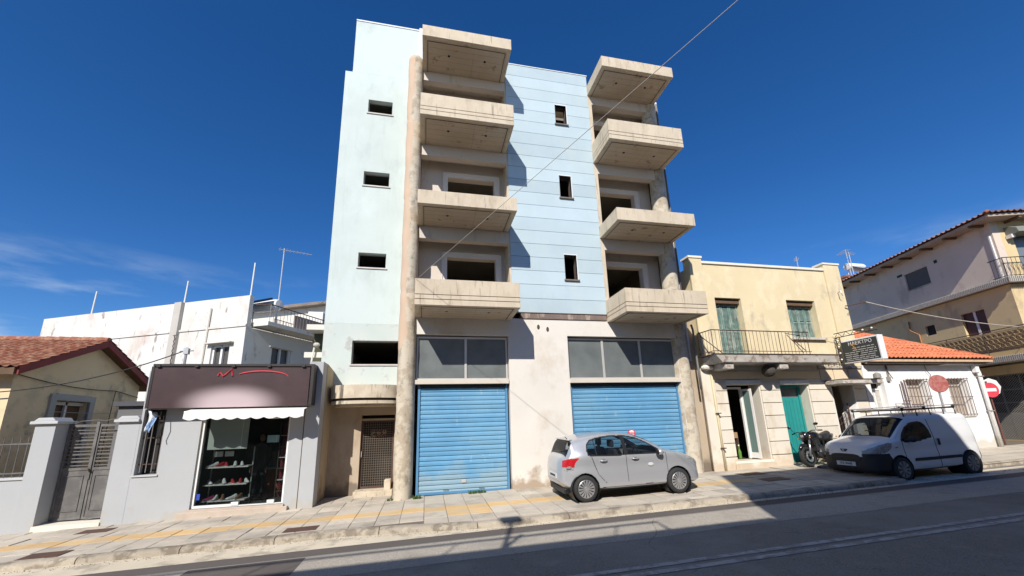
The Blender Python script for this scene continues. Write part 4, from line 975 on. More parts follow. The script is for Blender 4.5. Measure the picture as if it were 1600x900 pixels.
# solar heater, antennas on a farther roof, seen between the roofs
fh = thing('far_house', 'distant pale house whose tiled roof corner shows between the yellow building and the beige block', 'house', (26, 27, -1))
MB().box(31.6, 38, 22.8, 30, -1.5, 10.2).build('wall', m_bei2, fh)
MB().box(31.4, 38.2, 22.6, 30.2, 10.2, 10.35).build('cornice', m_tile2, fh)
sh_ = thing('solar_water_heater', 'white solar water heater with slanted panel on the roof behind the beige block', 'water heater', (34.2, 23.2, 10.3))
m_tank = mat('white_tank', (.72, .73, .72), .35, .05, bump=0)
def heater(root, x, y, z, s=1.0):
    MB().lathe([(.0, -.75*s), (.24*s, -.72*s), (.27*s, -.6*s), (.27*s, .6*s), (.24*s, .72*s), (.0, .75*s)], (x, y, z+.95*s), 18, 'x', cap=False).build('tank', m_tank, root, smooth=50)
    MB().hexa([(x-.6*s, y-1.3*s, z+.15*s), (x+.6*s, y-1.3*s, z+.15*s), (x+.6*s, y-.2*s, z+.85*s), (x-.6*s, y-.2*s, z+.85*s), (x-.6*s, y-1.34*s, z+.22*s), (x+.6*s, y-1.34*s, z+.22*s), (x+.6*s, y-.24*s, z+.92*s), (x-.6*s, y-.24*s, z+.92*s)]).build('panel', mat('collector_glass', (.05, .06, .08), .15, .1, bump=0), root)
    g = MB()
    for (dx, dy, h) in ((-.55, -1.2, .2), (.55, -1.2, .2), (-.55, .1, .75), (.55, .1, .75)): g.bar((x+dx*s, y+dy*s, z-.05), (x+dx*s, y+dy*s, z+h*s), .02, 4)
    g.build('stand', m_alu, root)
heater(sh_, 34.4, 24.0, 10.6, 1.15)
MB().box(33.2, 35.8, 22.5, 24.6, 10.36, 10.55).build('roof_plinth', m_rib, sh_)
def antenna(name, label, x, y, z, h, boom, n, rz=0, r=.02):
    a = thing(name, label, 'antenna', (x, y, z), 'roof antennas')
    MB().tube([(x, y, z), (x, y, z+h)], r, 8).build('mast', m_alu, a)
    c, s = math.cos(rz), math.sin(rz); g = MB()
    g.bar((x-c*boom*.2, y-s*boom*.2, z+h-.1), (x+c*boom, y+s*boom, z+h-.1), r*.6, 5)
    g.build('boom', m_alu, a); e = MB()
    for i in range(n):
        t = -.15+1.1*i/n; l_ = (.28-.012*i)*min(1, boom); px, py = x+c*boom*t, y+s*boom*t; e.bar((px-s*l_, py+c*l_, z+h-.1), (px+s*l_, py-c*l_, z+h-.1), r*.35, 4)
    e.build('elements', m_alu, a, kind='stuff')
    return a
antenna('tv_antenna', 'thin antenna mast left of the solar heater behind the yellow building', 33.3, 23.6, 10.3, 2.7, 1.1, 6, 1.2, .03)
antenna('tv_antenna', 'taller thin antenna mast with short arms next to the solar heater', 33.0, 23.2, 10.3, 2.3, .9, 5, .3, .03)
antenna('tv_antenna', 'small antenna peeking over the parapet of the yellow building', 15.3, 12.8, 5.2, 1.35, .35, 5, .8, .012)

# ================================================================ STREET SIGNS
m_disc = mat('faded_sign_red', (.36, .10, .085), .6, .15, 7, 0, stains=(((.45, .22, .20), 9, .5, .15, 1, .5),))
m_post = mat('galvanised_post', (.42, .43, .44), .5, .1, 5, .05, metal=.5)
s1 = thing('round_sign', 'faded plain red round sign on a grey post between the barred windows, behind the van', 'road sign', (15.62, 10.2, S(15.6, 10.2)))
MB().tube([(15.66, 9.98, S(15.6, 10)), (15.62, 9.98, 1.15)], .03, 10).build('post', m_post, s1)
Ms1 = Matrix.Translation((16.25, 9.9, .84)) @ Matrix.Rotation(R(-28), 4, 'Z')
s1m = Matrix.Translation((16.3, 9.82, .84))
for o in list(s1.children): bpy.data.objects.remove(o)
px_, py_ = 16.30, 9.82
s1.location = (px_, py_, S(px_, py_))
MB().tube([(px_, py_, S(px_, py_)), (px_, py_, 1.0)], .03, 10).build('post', m_post, s1)
MB(Matrix.Translation((px_, py_-.05, .84)) @ Matrix.Rotation(R(-20), 4, 'Z')).lathe([(.28, 0), (.285, .01), (.28, .02)], (0, 0, 0), 36, 'y').build('disc', m_disc, s1, smooth=40)
s2 = thing('no_entry_sign', 'round red no entry sign on a slim rusty post at the white house corner', 'road sign', (22.65, 12.0, -1.5))
MB().tube([(22.65, 12.0, -1.5), (22.62, 12.0, 1.1)], .03, 8).build('post', mat('rusty_red_post', (.16, .06, .05), .7, .2), s2)
M2 = Matrix.Translation((22.60, 11.93, .74)) @ Matrix.Rotation(R(-18), 4, 'Z')
MB(M2).lathe([(.37, 0), (.37, .015)], (.16, .10, .12), 8, 'y').build('backing_plate', m_lt, s2)
MB(M2).lathe([(.30, -.02), (.30, -.002)], (0, 0, 0), 32, 'y').build('disc', mred, s2)
MB(M2).box(-.2, .2, -.028, -.021, -.06, .07).build('bar', m_lt, s2)
# ================================================================ SHOE SHOP
m_gw = mat('pale_grey_render', (.42, .435, .45), .88, .04, .9, .12, 50, stains=(((.40, .42, .44), .9, .55, .25, .8, .4),), base=((.42, .38, .31), .22, .5))
m_gwc = mat('pale_grey_coping', (.50, .51, .52), .85, .04, 1.2, .1)
m_beigew = mat('streaked_beige_wall', (.47, .39, .27), .9, .08, 1.4, .2, 40, stains=(((.24, .17, .10), 1.3, .52, .2, .3, .6),), base=((.13, .11, .085), .35))
sp = thing('shoe_shop', 'low grey shoe shop with glass front between the gate and the apartment block', 'shop', (-4.5, 11.7, -1.85))
SD = 11.65
O1 = (-6.80, -6.33, -.95, .60); O2 = (-5.53, -3.48, -1.79, .42)
MB().wall(-6.85, -3.14, -2.2, 1.55, SD, SD+.3, [O1, O2]).build('front_wall', m_gw, sp)
MB().box(-3.135, -2.775, SD-.02, SD+.4, -2.2, 1.80).build('end_pilaster', m_gw, sp, bevel=.008)
MB().box(-3.16, -3.14, SD-.004, SD+.01, -2.0, 1.5).build('joint', m_line, sp)
MB().box(-2.95, -2.765, SD+.4, 12.849, -2.2, 1.62).box(-3.15, -2.95, SD+.4, 12.84, -2.2, 1.55).prism([(SD+.4, 1.62), (12.849, 1.62), (12.849, 1.70), (SD+.4, 1.80)], -2.95, -2.766, 'x').build('side_wall', m_beigew, sp)
MB().box(-6.85, -3.15, 15.5, 15.7, -2.2, 1.5).box(-6.85, -6.6, SD+.3, 15.5, -2.2, 1.5).box(-6.6, -3.0, SD+.3, 15.5, 1.35, 1.5).box(-3.15, -2.97, 12.84, 15.5, -2.2, 1.5).build('shell', m_int, sp)
MB().box(-5.55, -3.3, SD+.25, 15.5, -1.9, -1.80).build('shop_floor', mat('dark_floor_tile', (.10, .10, .10), .25, .1, 4, 0), sp)
MB().box(-5.75, -5.6, SD+.3, 15.5, -1.8, 1.3).box(-5.6, -3.3, 14.6, 14.7, -1.8, 1.3).build('back_wall', m_dark, sp)
MB().box(-5.75, -3.35, SD-.10, SD+.0, -2.2, -1.845).build('plinth', mat('marble_plinth', (.50, .42, .35), .5, .1, 3, .05), sp, bevel=.006)
MB().box(-5.60, -3.45, SD-.05, SD+.3, -1.845, -1.79).build('sill', MATS['marble_plinth'], sp)
# glass front
m_wf = mat('white_frame', (.78, .78, .76), .4, .04, bump=0)
gf = MB().box(-5.53, -5.47, SD+.05, SD+.12, -1.79, .42).box(-3.53, -3.48, SD+.05, SD+.12, -1.79, .42).box(-5.47, -4.62, SD+.05, SD+.12, -1.79, -1.73).box(-4.62, -3.53, SD+.05, SD+.12, -1.79, -1.765).box(-5.47, -3.53, SD+.05, SD+.12, .36, .42).build('window_frame', m_wf, sp)
m_sg = glass_mat('shop_glass', (.01, .012, .012), .86, .01)
MB().box(-5.47, -4.62, SD+.08, SD+.09, -1.73, .36).build('glass_pane', m_sg, gf)
MB().box(-4.61, -3.80, SD+.08, SD+.09, -1.76, .36).build('glass_pane', m_sg, gf)
MB().box(-3.79, -3.53, SD+.08, SD+.09, -1.76, .36).build('glass_pane', m_sg, gf)
for x in (-4.66, -3.86): MB().box(x, x+.16, SD+.04, SD+.14, -1.765, -1.69).build('patch_fitting', m_wf, gf)
MB().box(-3.95, -3.79, SD+.04, SD+.14, .30, .36).build('patch_fitting', m_wf, gf)
MB().box(-5.40, -4.50, SD+.16, SD+.17, -.43, .42).build('roller_blind', mat('pale_blind', (.50, .50, .46), .8, .04, 3, .02), sp, label='half lowered pale roller blind behind the glass')
MB().box(-4.02, -3.74, SD+.092, SD+.098, -.30, -.12).build('taped_notice', mat('pale_notice', (.55, .72, .68), .6, .08, 20, 0), sp, label='pale green paper notice on the glass')
MB().box(-5.44, -5.37, SD+.07, SD+.078, -1.60, -1.46).build('blue_sticker', mat('sticker_blue', (.03, .07, .40), .5, .2, 30, 0), sp)
MB().box(-3.78, -3.55, SD+.5, SD+.53, -1.7, .4).build('red_panel', mat('dark_red_panel', (.14, .01, .02), .5, .2, 2, 0), sp)
# sign board
bd = thing('shop_signboard', 'long dark signboard with faint red lettering over the shoe shop window', 'sign', (-4.8, 11.3, 1.1))
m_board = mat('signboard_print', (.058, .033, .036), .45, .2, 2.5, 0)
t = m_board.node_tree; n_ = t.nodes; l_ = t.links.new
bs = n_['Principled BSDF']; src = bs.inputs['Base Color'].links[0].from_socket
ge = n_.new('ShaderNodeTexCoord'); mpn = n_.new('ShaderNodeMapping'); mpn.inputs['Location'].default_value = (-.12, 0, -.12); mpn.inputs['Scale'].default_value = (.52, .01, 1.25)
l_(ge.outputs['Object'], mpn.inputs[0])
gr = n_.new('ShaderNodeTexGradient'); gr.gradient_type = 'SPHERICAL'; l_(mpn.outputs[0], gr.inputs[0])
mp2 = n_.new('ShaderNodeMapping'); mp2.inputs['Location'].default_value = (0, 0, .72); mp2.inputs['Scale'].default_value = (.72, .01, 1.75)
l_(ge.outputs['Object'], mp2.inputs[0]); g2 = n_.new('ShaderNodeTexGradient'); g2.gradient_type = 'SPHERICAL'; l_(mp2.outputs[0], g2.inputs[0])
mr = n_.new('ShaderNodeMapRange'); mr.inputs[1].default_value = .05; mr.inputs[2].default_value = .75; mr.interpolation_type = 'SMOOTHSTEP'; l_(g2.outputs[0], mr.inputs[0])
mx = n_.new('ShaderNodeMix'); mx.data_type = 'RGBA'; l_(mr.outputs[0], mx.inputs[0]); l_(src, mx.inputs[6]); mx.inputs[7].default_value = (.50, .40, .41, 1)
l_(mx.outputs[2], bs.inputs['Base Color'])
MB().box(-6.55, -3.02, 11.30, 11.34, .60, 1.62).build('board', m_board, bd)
MB().box(-6.58, -2.99, 11.27, 11.62, 1.622, 1.68).box(-2.99, -2.92, 11.27, 11.62, .62, 1.68).box(-6.62, -6.56, 11.30, 11.62, .60, 1.62).build('board_frame', mat('dark_frame_metal', (.05, .045, .045), .5, .1, metal=.5), bd)
for i in range(5): MB().box(-6.5+.82*i, -6.42+.82*i, 11.25, 11.3, 1.60, 1.66).build('clip', MATS['dark_frame_metal'], bd)
m_rp = mat('red_print', (.62, .06, .07), .5, .2, 4, 0)
MB().tube([(-4.15+.62*math.cos(R(a)), 11.292, 1.34+.16*math.sin(R(a))) for a in range(5, 150, 12)], [.004+.016*math.sin(R(a)) for a in range(5, 150, 12)], 5).build('red_swoosh', m_rp, bd)
MB().tube([(-5.16, 11.292, 1.38), (-5.11, 11.292, 1.46), (-5.04, 11.292, 1.37), (-4.98, 11.292, 1.42), (-4.86, 11.292, 1.55), (-4.83, 11.292, 1.38)], .02, 5).build('red_letters', m_rp, bd)
# awning valance with scalloped hem
aw = thing('awning', 'white scalloped awning valance under the dark signboard of the shoe shop', 'awning', (-4.3, 11.1, .4))
vs = []; fs = []; n = 120
xa, xb = -5.66, -3.02
for i in range(n+1):
    x = xa+(xb-xa)*i/n; ph = abs(math.sin((x-xa)/.29*math.pi)); z = .335-.045*ph
    yy = 11.05+.008*math.sin(i*.5)
    vs += [(x, 11.55, .60), (x, 11.07, .50), (x, yy, z), (x, yy+.006, z), (x, 11.076, .494), (x, 11.55, .59)]
for i in range(n):
    for k in range(5): fs.append((6*i+k, 6*i+6+k, 6*i+7+k, 6*i+1+k))
MB().add(vs, fs).build('canvas', mat('white_canvas', (.78, .75, .71), .9, .05, 2, .05), aw)
MB().tube([(xa, 11.08, .49), (xb, 11.08, .49)], .018, 8).build('front_bar', m_wf, aw)
# window with bars and hanging cloth
MB().box(-6.80, -6.33, SD+.28, SD+.3, -.95, .6).build('window_back', m_dark, sp)
MB().box(-6.84, -6.30, SD-.03, SD+.2, -.985, -.952).build('window_sill', m_gwc, sp)
wg = MB().box(-6.80, -6.33, SD+.10, SD+.12, -.10, -.08).box(-6.80, -6.33, SD+.10, SD+.12, -.72, -.70).box(-6.80, -6.33, SD+.10, SD+.12, .42, .44).build('window_grille', m_iron, sp)
for i in range(4): MB().bar((-6.74+.12*i, SD+.09, -.9), (-6.74+.12*i, SD+.09, .55), .012, 6).build('bar', mat('grey_bar', (.22, .20, .19), .6), wg)
cl = thing('flag_cloth', 'pale blue and white cloth hanging from the barred window corner beside the signboard', 'cloth', (-6.35, 11.5, .4))
vs = []; fs = []
for j in range(9):
    for i in range(7):
        u = i/6; v = j/8; wd = .20*(1-.35*v)
        vs.append((-6.62+wd*(u-.2)+.03*math.sin(v*5), 11.52+.035*math.sin(u*9+v*3), .56-.48*v-.05*u))
for j in range(8):
    for i in range(6): fs.append((j*7+i, j*7+i+1, j*7+i+8, j*7+i+7))
o = MB().add(vs, fs).build('cloth', mat('blue_white_cloth', (.22, .36, .60), .85, .1, 3, .05, stains=(((.65, .70, .75), 4, .5, .04, .6, 1),)), cl, smooth=True)
md = o.modifiers.new('thickness', 'SOLIDIFY'); md.thickness = .004
MB().tube([(-6.30, 11.5, .5), (-6.27, 11.48, .2), (-6.33, 11.48, -.02), (-6.29, 11.5, -.12)], .010, 6).build('hanging_strap', m_black, cl)
MB().bar((-6.7, 11.55, .60), (-6.2, 11.45, .62), .014, 6).build('rod', m_iron, cl)
# shelves and shoes
cols = {'white': (.62, .60, .58), 'red': (.42, .03, .04), 'black': (.03, .03, .03), 'brown': (.20, .10, .05), 'pink': (.35, .03, .12)}
def shoe(x, y, z, c, s, rz, label):
    M = Matrix.Translation((x, y, z)) @ Matrix.Rotation(rz, 4, 'Z') @ Matrix.Scale(s, 4)
    t = thing('shoe', label, 'shoe', (x, y, z), 'shoes on display in the shop window')
    prof = [(-.13, .035, .10), (-.11, .038, .105), (-.06, .036, .085), (0, .036, .06), (.06, .042, .045), (.10, .038, .035), (.13, .018, .022)]
    vs = []; fs = []; k = 8
    for (px, hw, h) in prof:
        for q in range(k):
            a = math.pi*q/(k-1); vs.append((px, -hw*math.cos(a), .012+h*math.sin(a)**.7))
    for i in range(len(prof)-1):
        for q in range(k-1): fs.append((i*k+q, (i+1)*k+q, (i+1)*k+q+1, i*k+q+1))
    fs.append(tuple(range(k))); fs.append(tuple((len(prof)-1)*k+q for q in range(k-1, -1, -1)))
    MB(M).add(vs, fs).build('upper', mat('shoe_'+c, cols[c], .5, .1, 8, 0), t, smooth=50)
    MB(M).prism([(-.135, -.036), (-.135, .036), (0, .03), (.08, .043), (.135, .015), (.135, -.015), (.08, -.043), (0, -.03)], 0, .014, 'z').build('sole', mat('shoe_white', cols['white'], .5, .1, 8, 0) if c != 'white' else mat('shoe_black', cols['black'], .5, .1, 8, 0), t)
rk = thing('display_shelf', 'three tier display rack of shoes behind the left half of the shop glass', 'shelf', (-4.95, 12.1, -1.8))
SH = [-.86, -1.28, -1.66]
for z in SH: MB().box(-5.42, -4.45, 11.9, 12.22, z-.03, z).build('shelf', mat('pale_shelf', (.55, .50, .48), .4, .05, bump=0), rk)
for x in (-5.42, -4.47): MB().box(x, x+.02, 12.2, 12.23, -1.8, -.4).build('upright', m_alu, rk)
lab = {0: ['white', 'red', 'red', 'white', 'white'], 1: ['white', 'black', 'white', 'red', 'red', 'white'], 2: ['pink', 'white', 'brown', 'white', 'brown']}
nm = ['top', 'middle', 'lowest']; od = ['first', 'second', 'third', 'fourth', 'fifth', 'sixth']
for k, z in enumerate(SH):
    for i, c in enumerate(lab[k]):
        x = -5.32+i*.16+(.04 if i > 2 else 0)
        shoe(x, 12.02, z, c, random.uniform(.9, 1.1), R(-90+random.uniform(-40, 40)), f'{c} shoe on the {nm[k]} shelf of the window rack, {od[i]} from the left')
for i, x in enumerate((-5.33, -5.08)):
    o = MB().box(x, x+.2, 12.05, 12.07, -.62, -.49).build('price_card', m_wf); tag(o, ('left' if i == 0 else 'right')+' white price card above the top shoe shelf', 'card', 'price cards above the shoes')
rk2 = thing('wall_rack', 'tall narrow rack with shoes along the right edge of the shop window', 'shelf', (-3.65, 12.4, -1.8))
for i in range(7): MB().box(-3.80, -3.50, 12.0, 12.3, -1.55+.28*i, -1.535+.28*i).build('shelf', MATS['pale_shelf'] if i % 2 else m_iron, rk2)
for x in (-3.80, -3.52): MB().box(x, x+.015, 11.98, 12.0, -1.8, .2).build('upright', m_iron, rk2)
for i in (1, 3, 4): shoe(-3.62, 12.1, -1.535+.28*i, 'white', .9, R(-60), f'white shoe on the narrow right rack, {["", "lowest", "", "middle", "topmost"][i]} one')
ct = thing('counter', 'reddish brown shop counter with a pale top in the middle of the shop', 'counter', (-4.3, 13.0, -1.8))
MB().box(-4.45, -4.02, 12.9, 13.5, -1.8, -1.05).build('cabinet', mat('brick_red_laminate', (.22, .07, .03), .5, .1), ct)
MB().box(-4.52, -3.98, 12.82, 13.55, -1.05, -1.0).prism([(12.85, -1.0), (13.4, -1.0), (13.4, -.6)], -4.46, -4.05, 'x').build('top', mat('grey_laminate', (.22, .25, .26), .4, .1), ct)
sc_ = thing('swivel_chair', 'dark office chair behind the counter of the shoe shop', 'chair', (-3.75, 13.4, -1.8))
MB().box(-3.98, -3.55, 13.2, 13.6, -1.36, -1.28).build('seat', m_black, sc_, bevel=.03)
MB().box(-3.98, -3.55, 13.58, 13.66, -1.2, -.6).build('backrest', m_black, sc_, bevel=.03)
MB().bar((-3.76, 13.4, -1.75), (-3.76, 13.4, -1.36), .03, 8).build('column', m_alu, sc_)
for i in range(5):
    a = i*1.2566; MB().bar((-3.76, 13.4, -1.72), (-3.76+.28*math.cos(a), 13.4+.28*math.sin(a), -1.78), .018, 5).build('foot', m_alu, sc_)
# person standing in the dim shop
def skin_body(name, pts, edges, m, parent, sub=2):
    me = bpy.data.meshes.new(name); Mi = wmat(parent).inverted()
    me.from_pydata([tuple(Mi @ Vector(p[0])) for p in pts], edges, []); me.materials.append(m)
    o = bpy.data.objects.new(name, me); C.objects.link(o); o.parent = parent
    o.modifiers.new('skin', 'SKIN'); me.skin_vertices.new() if not me.skin_vertices else None
    for i, p in enumerate(pts):
        r = p[1]; me.skin_vertices[0].data[i].radius = r if isinstance(r, tuple) else (r, r)
        me.skin_vertices[0].data[i].use_root = (i == 0)
    s = o.modifiers.new('sub', 'SUBSURF'); s.levels = sub; s.render_levels = sub
    return o
pe = thing('person', 'person in dark clothes with dark hair standing inside the shoe shop by the blind', 'person', (-4.42, 12.6, -1.8))
m_cloth = mat('dark_clothes', (.015, .015, .018), .9, .2, 5, 0); m_skin = mat('skin', (.30, .17, .11), .6, .05, bump=0); m_hair = mat('dark_hair', (.012, .010, .009), .7, .2, 20, .1)
bx, by, bz = -4.42, 12.62, -1.80
P_ = [((bx, by, bz+.92), (.15, .12)), ((bx, by, bz+1.10), (.14, .10)), ((bx, by+.01, bz+1.32), (.17, .11)), ((bx, by+.01, bz+1.44), (.08, .07)), ((bx, by-.01, bz+1.52), (.055, .06)),
      ((bx+.17, by, bz+1.38), .062), ((bx+.22, by+.01, bz+1.10), .045), ((bx+.20, by-.10, bz+.88), .035),
      ((bx-.17, by, bz+1.38), .062), ((bx-.22, by+.01, bz+1.10), .045), ((bx-.20, by-.10, bz+.88), .035),
      ((bx+.09, by, bz+.82), .09), ((bx+.10, by-.01, bz+.47), .062), ((bx+.10, by+.02, bz+.10), .045), ((bx+.11, by-.13, bz+.04), .035),
      ((bx-.09, by, bz+.82), .09), ((bx-.10, by-.01, bz+.47), .062), ((bx-.10, by+.02, bz+.10), .045), ((bx-.11, by-.13, bz+.04), .035)]
E_ = [(0, 1), (1, 2), (2, 3), (3, 4), (2, 5), (5, 6), (6, 7), (2, 8), (8, 9), (9, 10), (0, 11), (11, 12), (12, 13), (13, 14), (0, 15), (15, 16), (16, 17), (17, 18)]
skin_body('body', P_, E_, m_cloth, pe)
MB().ell((bx, by-.015, bz+1.625), (.075, .092, .115), 16, 12).ell((bx, by-.11, bz+1.61), (.013, .022, .022), 8, 6).build('head', m_skin, pe, smooth=True)
MB().ell((bx, by+.012, bz+1.66), (.088, .095, .105), 16, 12).build('hair', m_hair, pe, smooth=True)
for s in (-1, 1):
    hx, hy, hz = bx+s*.20, by-.11, bz+.85
    h = MB().ell((hx, hy, hz-.045), (.022, .040, .050), 10, 8)
    for f in range(4): h.tube([(hx, hy-.03+.019*f, hz-.08), (hx-s*.006, hy-.032+.019*f, hz-.125-.008*(f in (1, 2))), (hx-s*.018, hy-.03+.019*f, hz-.155-.01*(f in (1, 2)))], [.009, .008, .006], 6)
    h.tube([(hx, hy-.03, hz-.03), (hx-s*.008, hy-.055, hz-.06), (hx-s*.012, hy-.058, hz-.09)], [.011, .009, .007], 6)
    h.build('hand', m_skin, pe, smooth=True)

# ================================================================ FRONT WALL AND GATE
fw = thing('boundary_wall', 'pale grey garden wall with capped pillars beside the iron gate', 'wall', (-9.2, 11.8, -2.0))
MB().box(-16, -8.95, SD+.05, SD+.33, -2.4, -.93).build('low_wall', m_gw, fw)
MB().box(-16, -8.95, SD+.02, SD+.36, -.928, -.88).build('coping', m_gwc, fw, bevel=.008)
for (a, c, lab_) in ((-8.95, -8.55, 'left'), (-7.30, -6.852, 'right')):
    p = MB().box(a, c, SD, SD+.45, -2.4, .30).build('pillar', m_gw, fw, bevel=.006)
    MB().box(a-.07, c+.07 if lab_ == 'left' else c+.0, SD-.07, SD+.52, .302, .37).build('pillar_cap', m_gwc, p, bevel=.012)
    MB().prism([(a-.03, .371), (c+.0, .371), (c-.06, .45), (a+.06, .45)], SD-.04, SD+.48, 'y').build('pillar_cap', m_gwc, p, bevel=.01)
rl = thing('railing', 'grey spiked railing on the low garden wall left of the gate', 'railing', (-10.5, 11.8, -.9))
m_gg = mat('grey_gate_paint', (.125, .12, .118), .6, .1, 3, .05, stains=(((.19, .18, .17), 3, .5, .2, 1, .5),))
MB().box(-16, -8.9, 11.80, 11.83, -.15, -.12).box(-16, -8.9, 11.80, 11.83, -.80, -.77).build('rail', m_gg, rl)
for i in range(36): x = -8.98-.155*i; MB().bar((x, 11.815, -.88), (x, 11.815, .02), .010, 5).build('baluster', m_gg, rl)
gt = thing('gate', 'double grey metal gate with louvred upper half between two grey pillars', 'gate', (-7.8, 12.0, -1.95))
for s, (xa, xb, rz, hx) in enumerate(((-8.53, -7.95, R(3), -8.53), (-7.91, -7.33, 0, -7.33))):
    M = Matrix.Translation((hx, 12.02, 0)) @ Matrix.Rotation(rz, 4, 'Z') @ Matrix.Translation((-hx, -12.02, 0))
    zb = -1.90
    lf = MB(M).box(xa, xa+.045, 12.0, 12.05, zb, .28).box(xb-.045, xb, 12.0, 12.05, zb, .28).box(xa+.045, xb-.045, 12.0, 12.05, zb, zb+.05).box(xa+.045, xb-.045, 12.0, 12.05, -.80, -.74).box(xa+.045, xb-.045, 12.0, 12.05, .22, .28).build('gate_leaf', m_gg, gt)
    MB(M).box(xa+.045, xb-.045, 12.015, 12.03, zb+.05, -.80).build('sheet_panel', m_gg, lf)
    MB(M).box(xa+.10, xb-.10, 12.0, 12.014, zb+.18, zb+.195).box(xa+.10, xb-.10, 12.0, 12.014, -.93, -.915).box(xa+.10, xa+.115, 12.0, 12.014, zb+.195, -.93).box(xb-.115, xb-.10, 12.0, 12.014, zb+.195, -.93).build('panel_moulding', m_gg, lf)
    for i in range(11):
        z = -.70+.083*i; MB(M).box(xa+.045, xb-.045, 12.012, 12.03, z, z+.038 if i % 2 else z+.022).build('louvre_bar', m_gg, lf)
MB().box(-7.96, -7.90, 11.975, 11.995, -1.0, .34).build('gate_stop', m_gg, gt)
MB().lathe([(.02, 0), (.03, -.03), (.02, -.06)], (-7.93, 11.97, -.78), 10, 'y').build('knob', mat('brass_knob', (.35, .25, .12), .4, metal=.8), gt)
MB().tube([(-8.5, 12.02, .28), (-8.3, 12.02, .36), (-8.0, 12.02, .38), (-7.8, 12.02, .36), (-7.6, 12.02, .40), (-7.4, 12.02, .34)], .01, 5).build('scroll', m_gg, gt)
st = MB().box(-8.56, -7.29, 11.62, 12.3, -2.2, -1.935).build('doorstep', m_cap); tag(st, 'cracked pale doorstep slab under the grey gate', 'step')

# ================================================================ YELLOW COTTAGE
m_cot = mat('dull_yellow_render', (.80, .63, .40), .9, .05, .8, .15, 50, stains=(((.24, .22, .18), 1.2, .62, .15, .8, .6), ((.52, .44, .28), 2, .55, .2, 1, .4)))
m_fas = mat('dark_red_fascia', (.22, .03, .025), .6, .12, 3, .1)
ct_ = thing('cottage', 'dull yellow single storey cottage with dark red fascia and old tiled roof', 'house', (-12.5, 14.8, -2))
gx = -10.3
MB(Matrix(((0, 1, 0, gx-.3), (1, 0, 0, 0), (0, 0, 1, 0), (0, 0, 0, 1)))).wall(12.5, 17.1, -2.4, 1.78, 0, .3, [(13.80, 14.98, -.9, 1.02)]).build('gable_wall', m_cot, ct_)
MB().prism([(12.5, 1.78), (17.1, 1.78), (14.85, 2.80)], gx-.3, gx, 'x').build('gable', m_cot, ct_)
MB().box(-18, gx-.3, 12.5, 12.8, -2.4, 1.78).box(-18, gx-.3, 16.8, 17.1, -2.4, 1.78).box(-18, -17.7, 12.8, 16.8, -2.4, 1.78).build('front_wall', m_cot, ct_)
ws = MB().box(gx-.02, gx+.06, 13.62, 13.80, -.95, 1.18).box(gx-.02, gx+.06, 14.98, 15.16, -.95, 1.18).box(gx-.02, gx+.06, 13.80, 14.98, 1.02, 1.20).build('window_surround', mat('grey_surround', (.40, .39, .37), .8, .05), ct_)
MB().box(gx-.25, gx-.2, 13.8, 14.98, -.9, 1.02).build('shutter', m_wood, ct_)
MB().box(gx-.18, gx-.12, 14.35, 14.42, -.9, 1.02).box(gx-.18, gx-.12, 13.8, 14.98, .9, 1.0).build('window_frame', m_white, ws)
gv = gx+.28
# fascia boards along the verge
def verge(y0, z0, y1, z1):
    MB().prism([(y0, z0-.15), (y0, z0+.06), (y1, z1+.06), (y1, z1-.15)], gv-.02, gv+.03, 'x').build('fascia', m_fas, ct_)
    MB().prism([(y0, z0-.10), (y0, z0-.04), (y1, z1-.04), (y1, z1-.10)], gx, gv-.021, 'x').build('verge_soffit', m_fas, ct_)
verge(12.2, 1.70, 14.85, 2.90); verge(14.86, 2.90, 17.45, 1.66)
tile_roof((-18.3, 12.15, 1.74), (gv+.05, 12.15, 1.74), (-18.3, 14.85, 2.96), (gv+.05, 14.85, 2.96), 'roof_tiles', m_tile2, ct_, tw=.22, rh=.28, amp=.035)
tile_roof((gv+.05, 17.5, 1.72), (-18.3, 17.5, 1.72), (gv+.05, 14.86, 2.96), (-18.3, 14.86, 2.96), 'roof_tiles', m_tile2, ct_, tw=.22, rh=.28, amp=.035)
for i in range(26):
    x = gv+.02-.32*i; MB().lathe([(.11, 0), (.13, -.36)], (x, 14.85, 2.95), 10, 'x').build('ridge_tile', m_tile2, ct_)
MB().prism([(12.15, 1.55), (12.15, 1.72), (14.85, 2.93), (17.45, 1.70), (17.45, 1.55), (14.85, 2.78)], -18.2, gv-.03, 'x').build('roof_deck', m_wood, ct_)
# annexe with little parapet between cottage and shop
MB().box(-10.0, -6.9, 16.9, 17.2, -2.3, 1.1).build('yard_wall', m_cot, ct_)
an = thing('yard_shed', 'low dark grey flat roofed shed behind the right gate pillar', 'shed', (-8, 14.5, -2))
MB().box(-8.6, -6.9, 13.6, 15.8, -2.3, .80).build('wall', mat('grey_shed', (.16, .16, .16), .9, .1), an)
MB().box(-8.7, -6.86, 13.5, 15.9, .80, .93).build('flat_roof', mat('dark_bitumen', (.09, .09, .10), .9, .1), an)

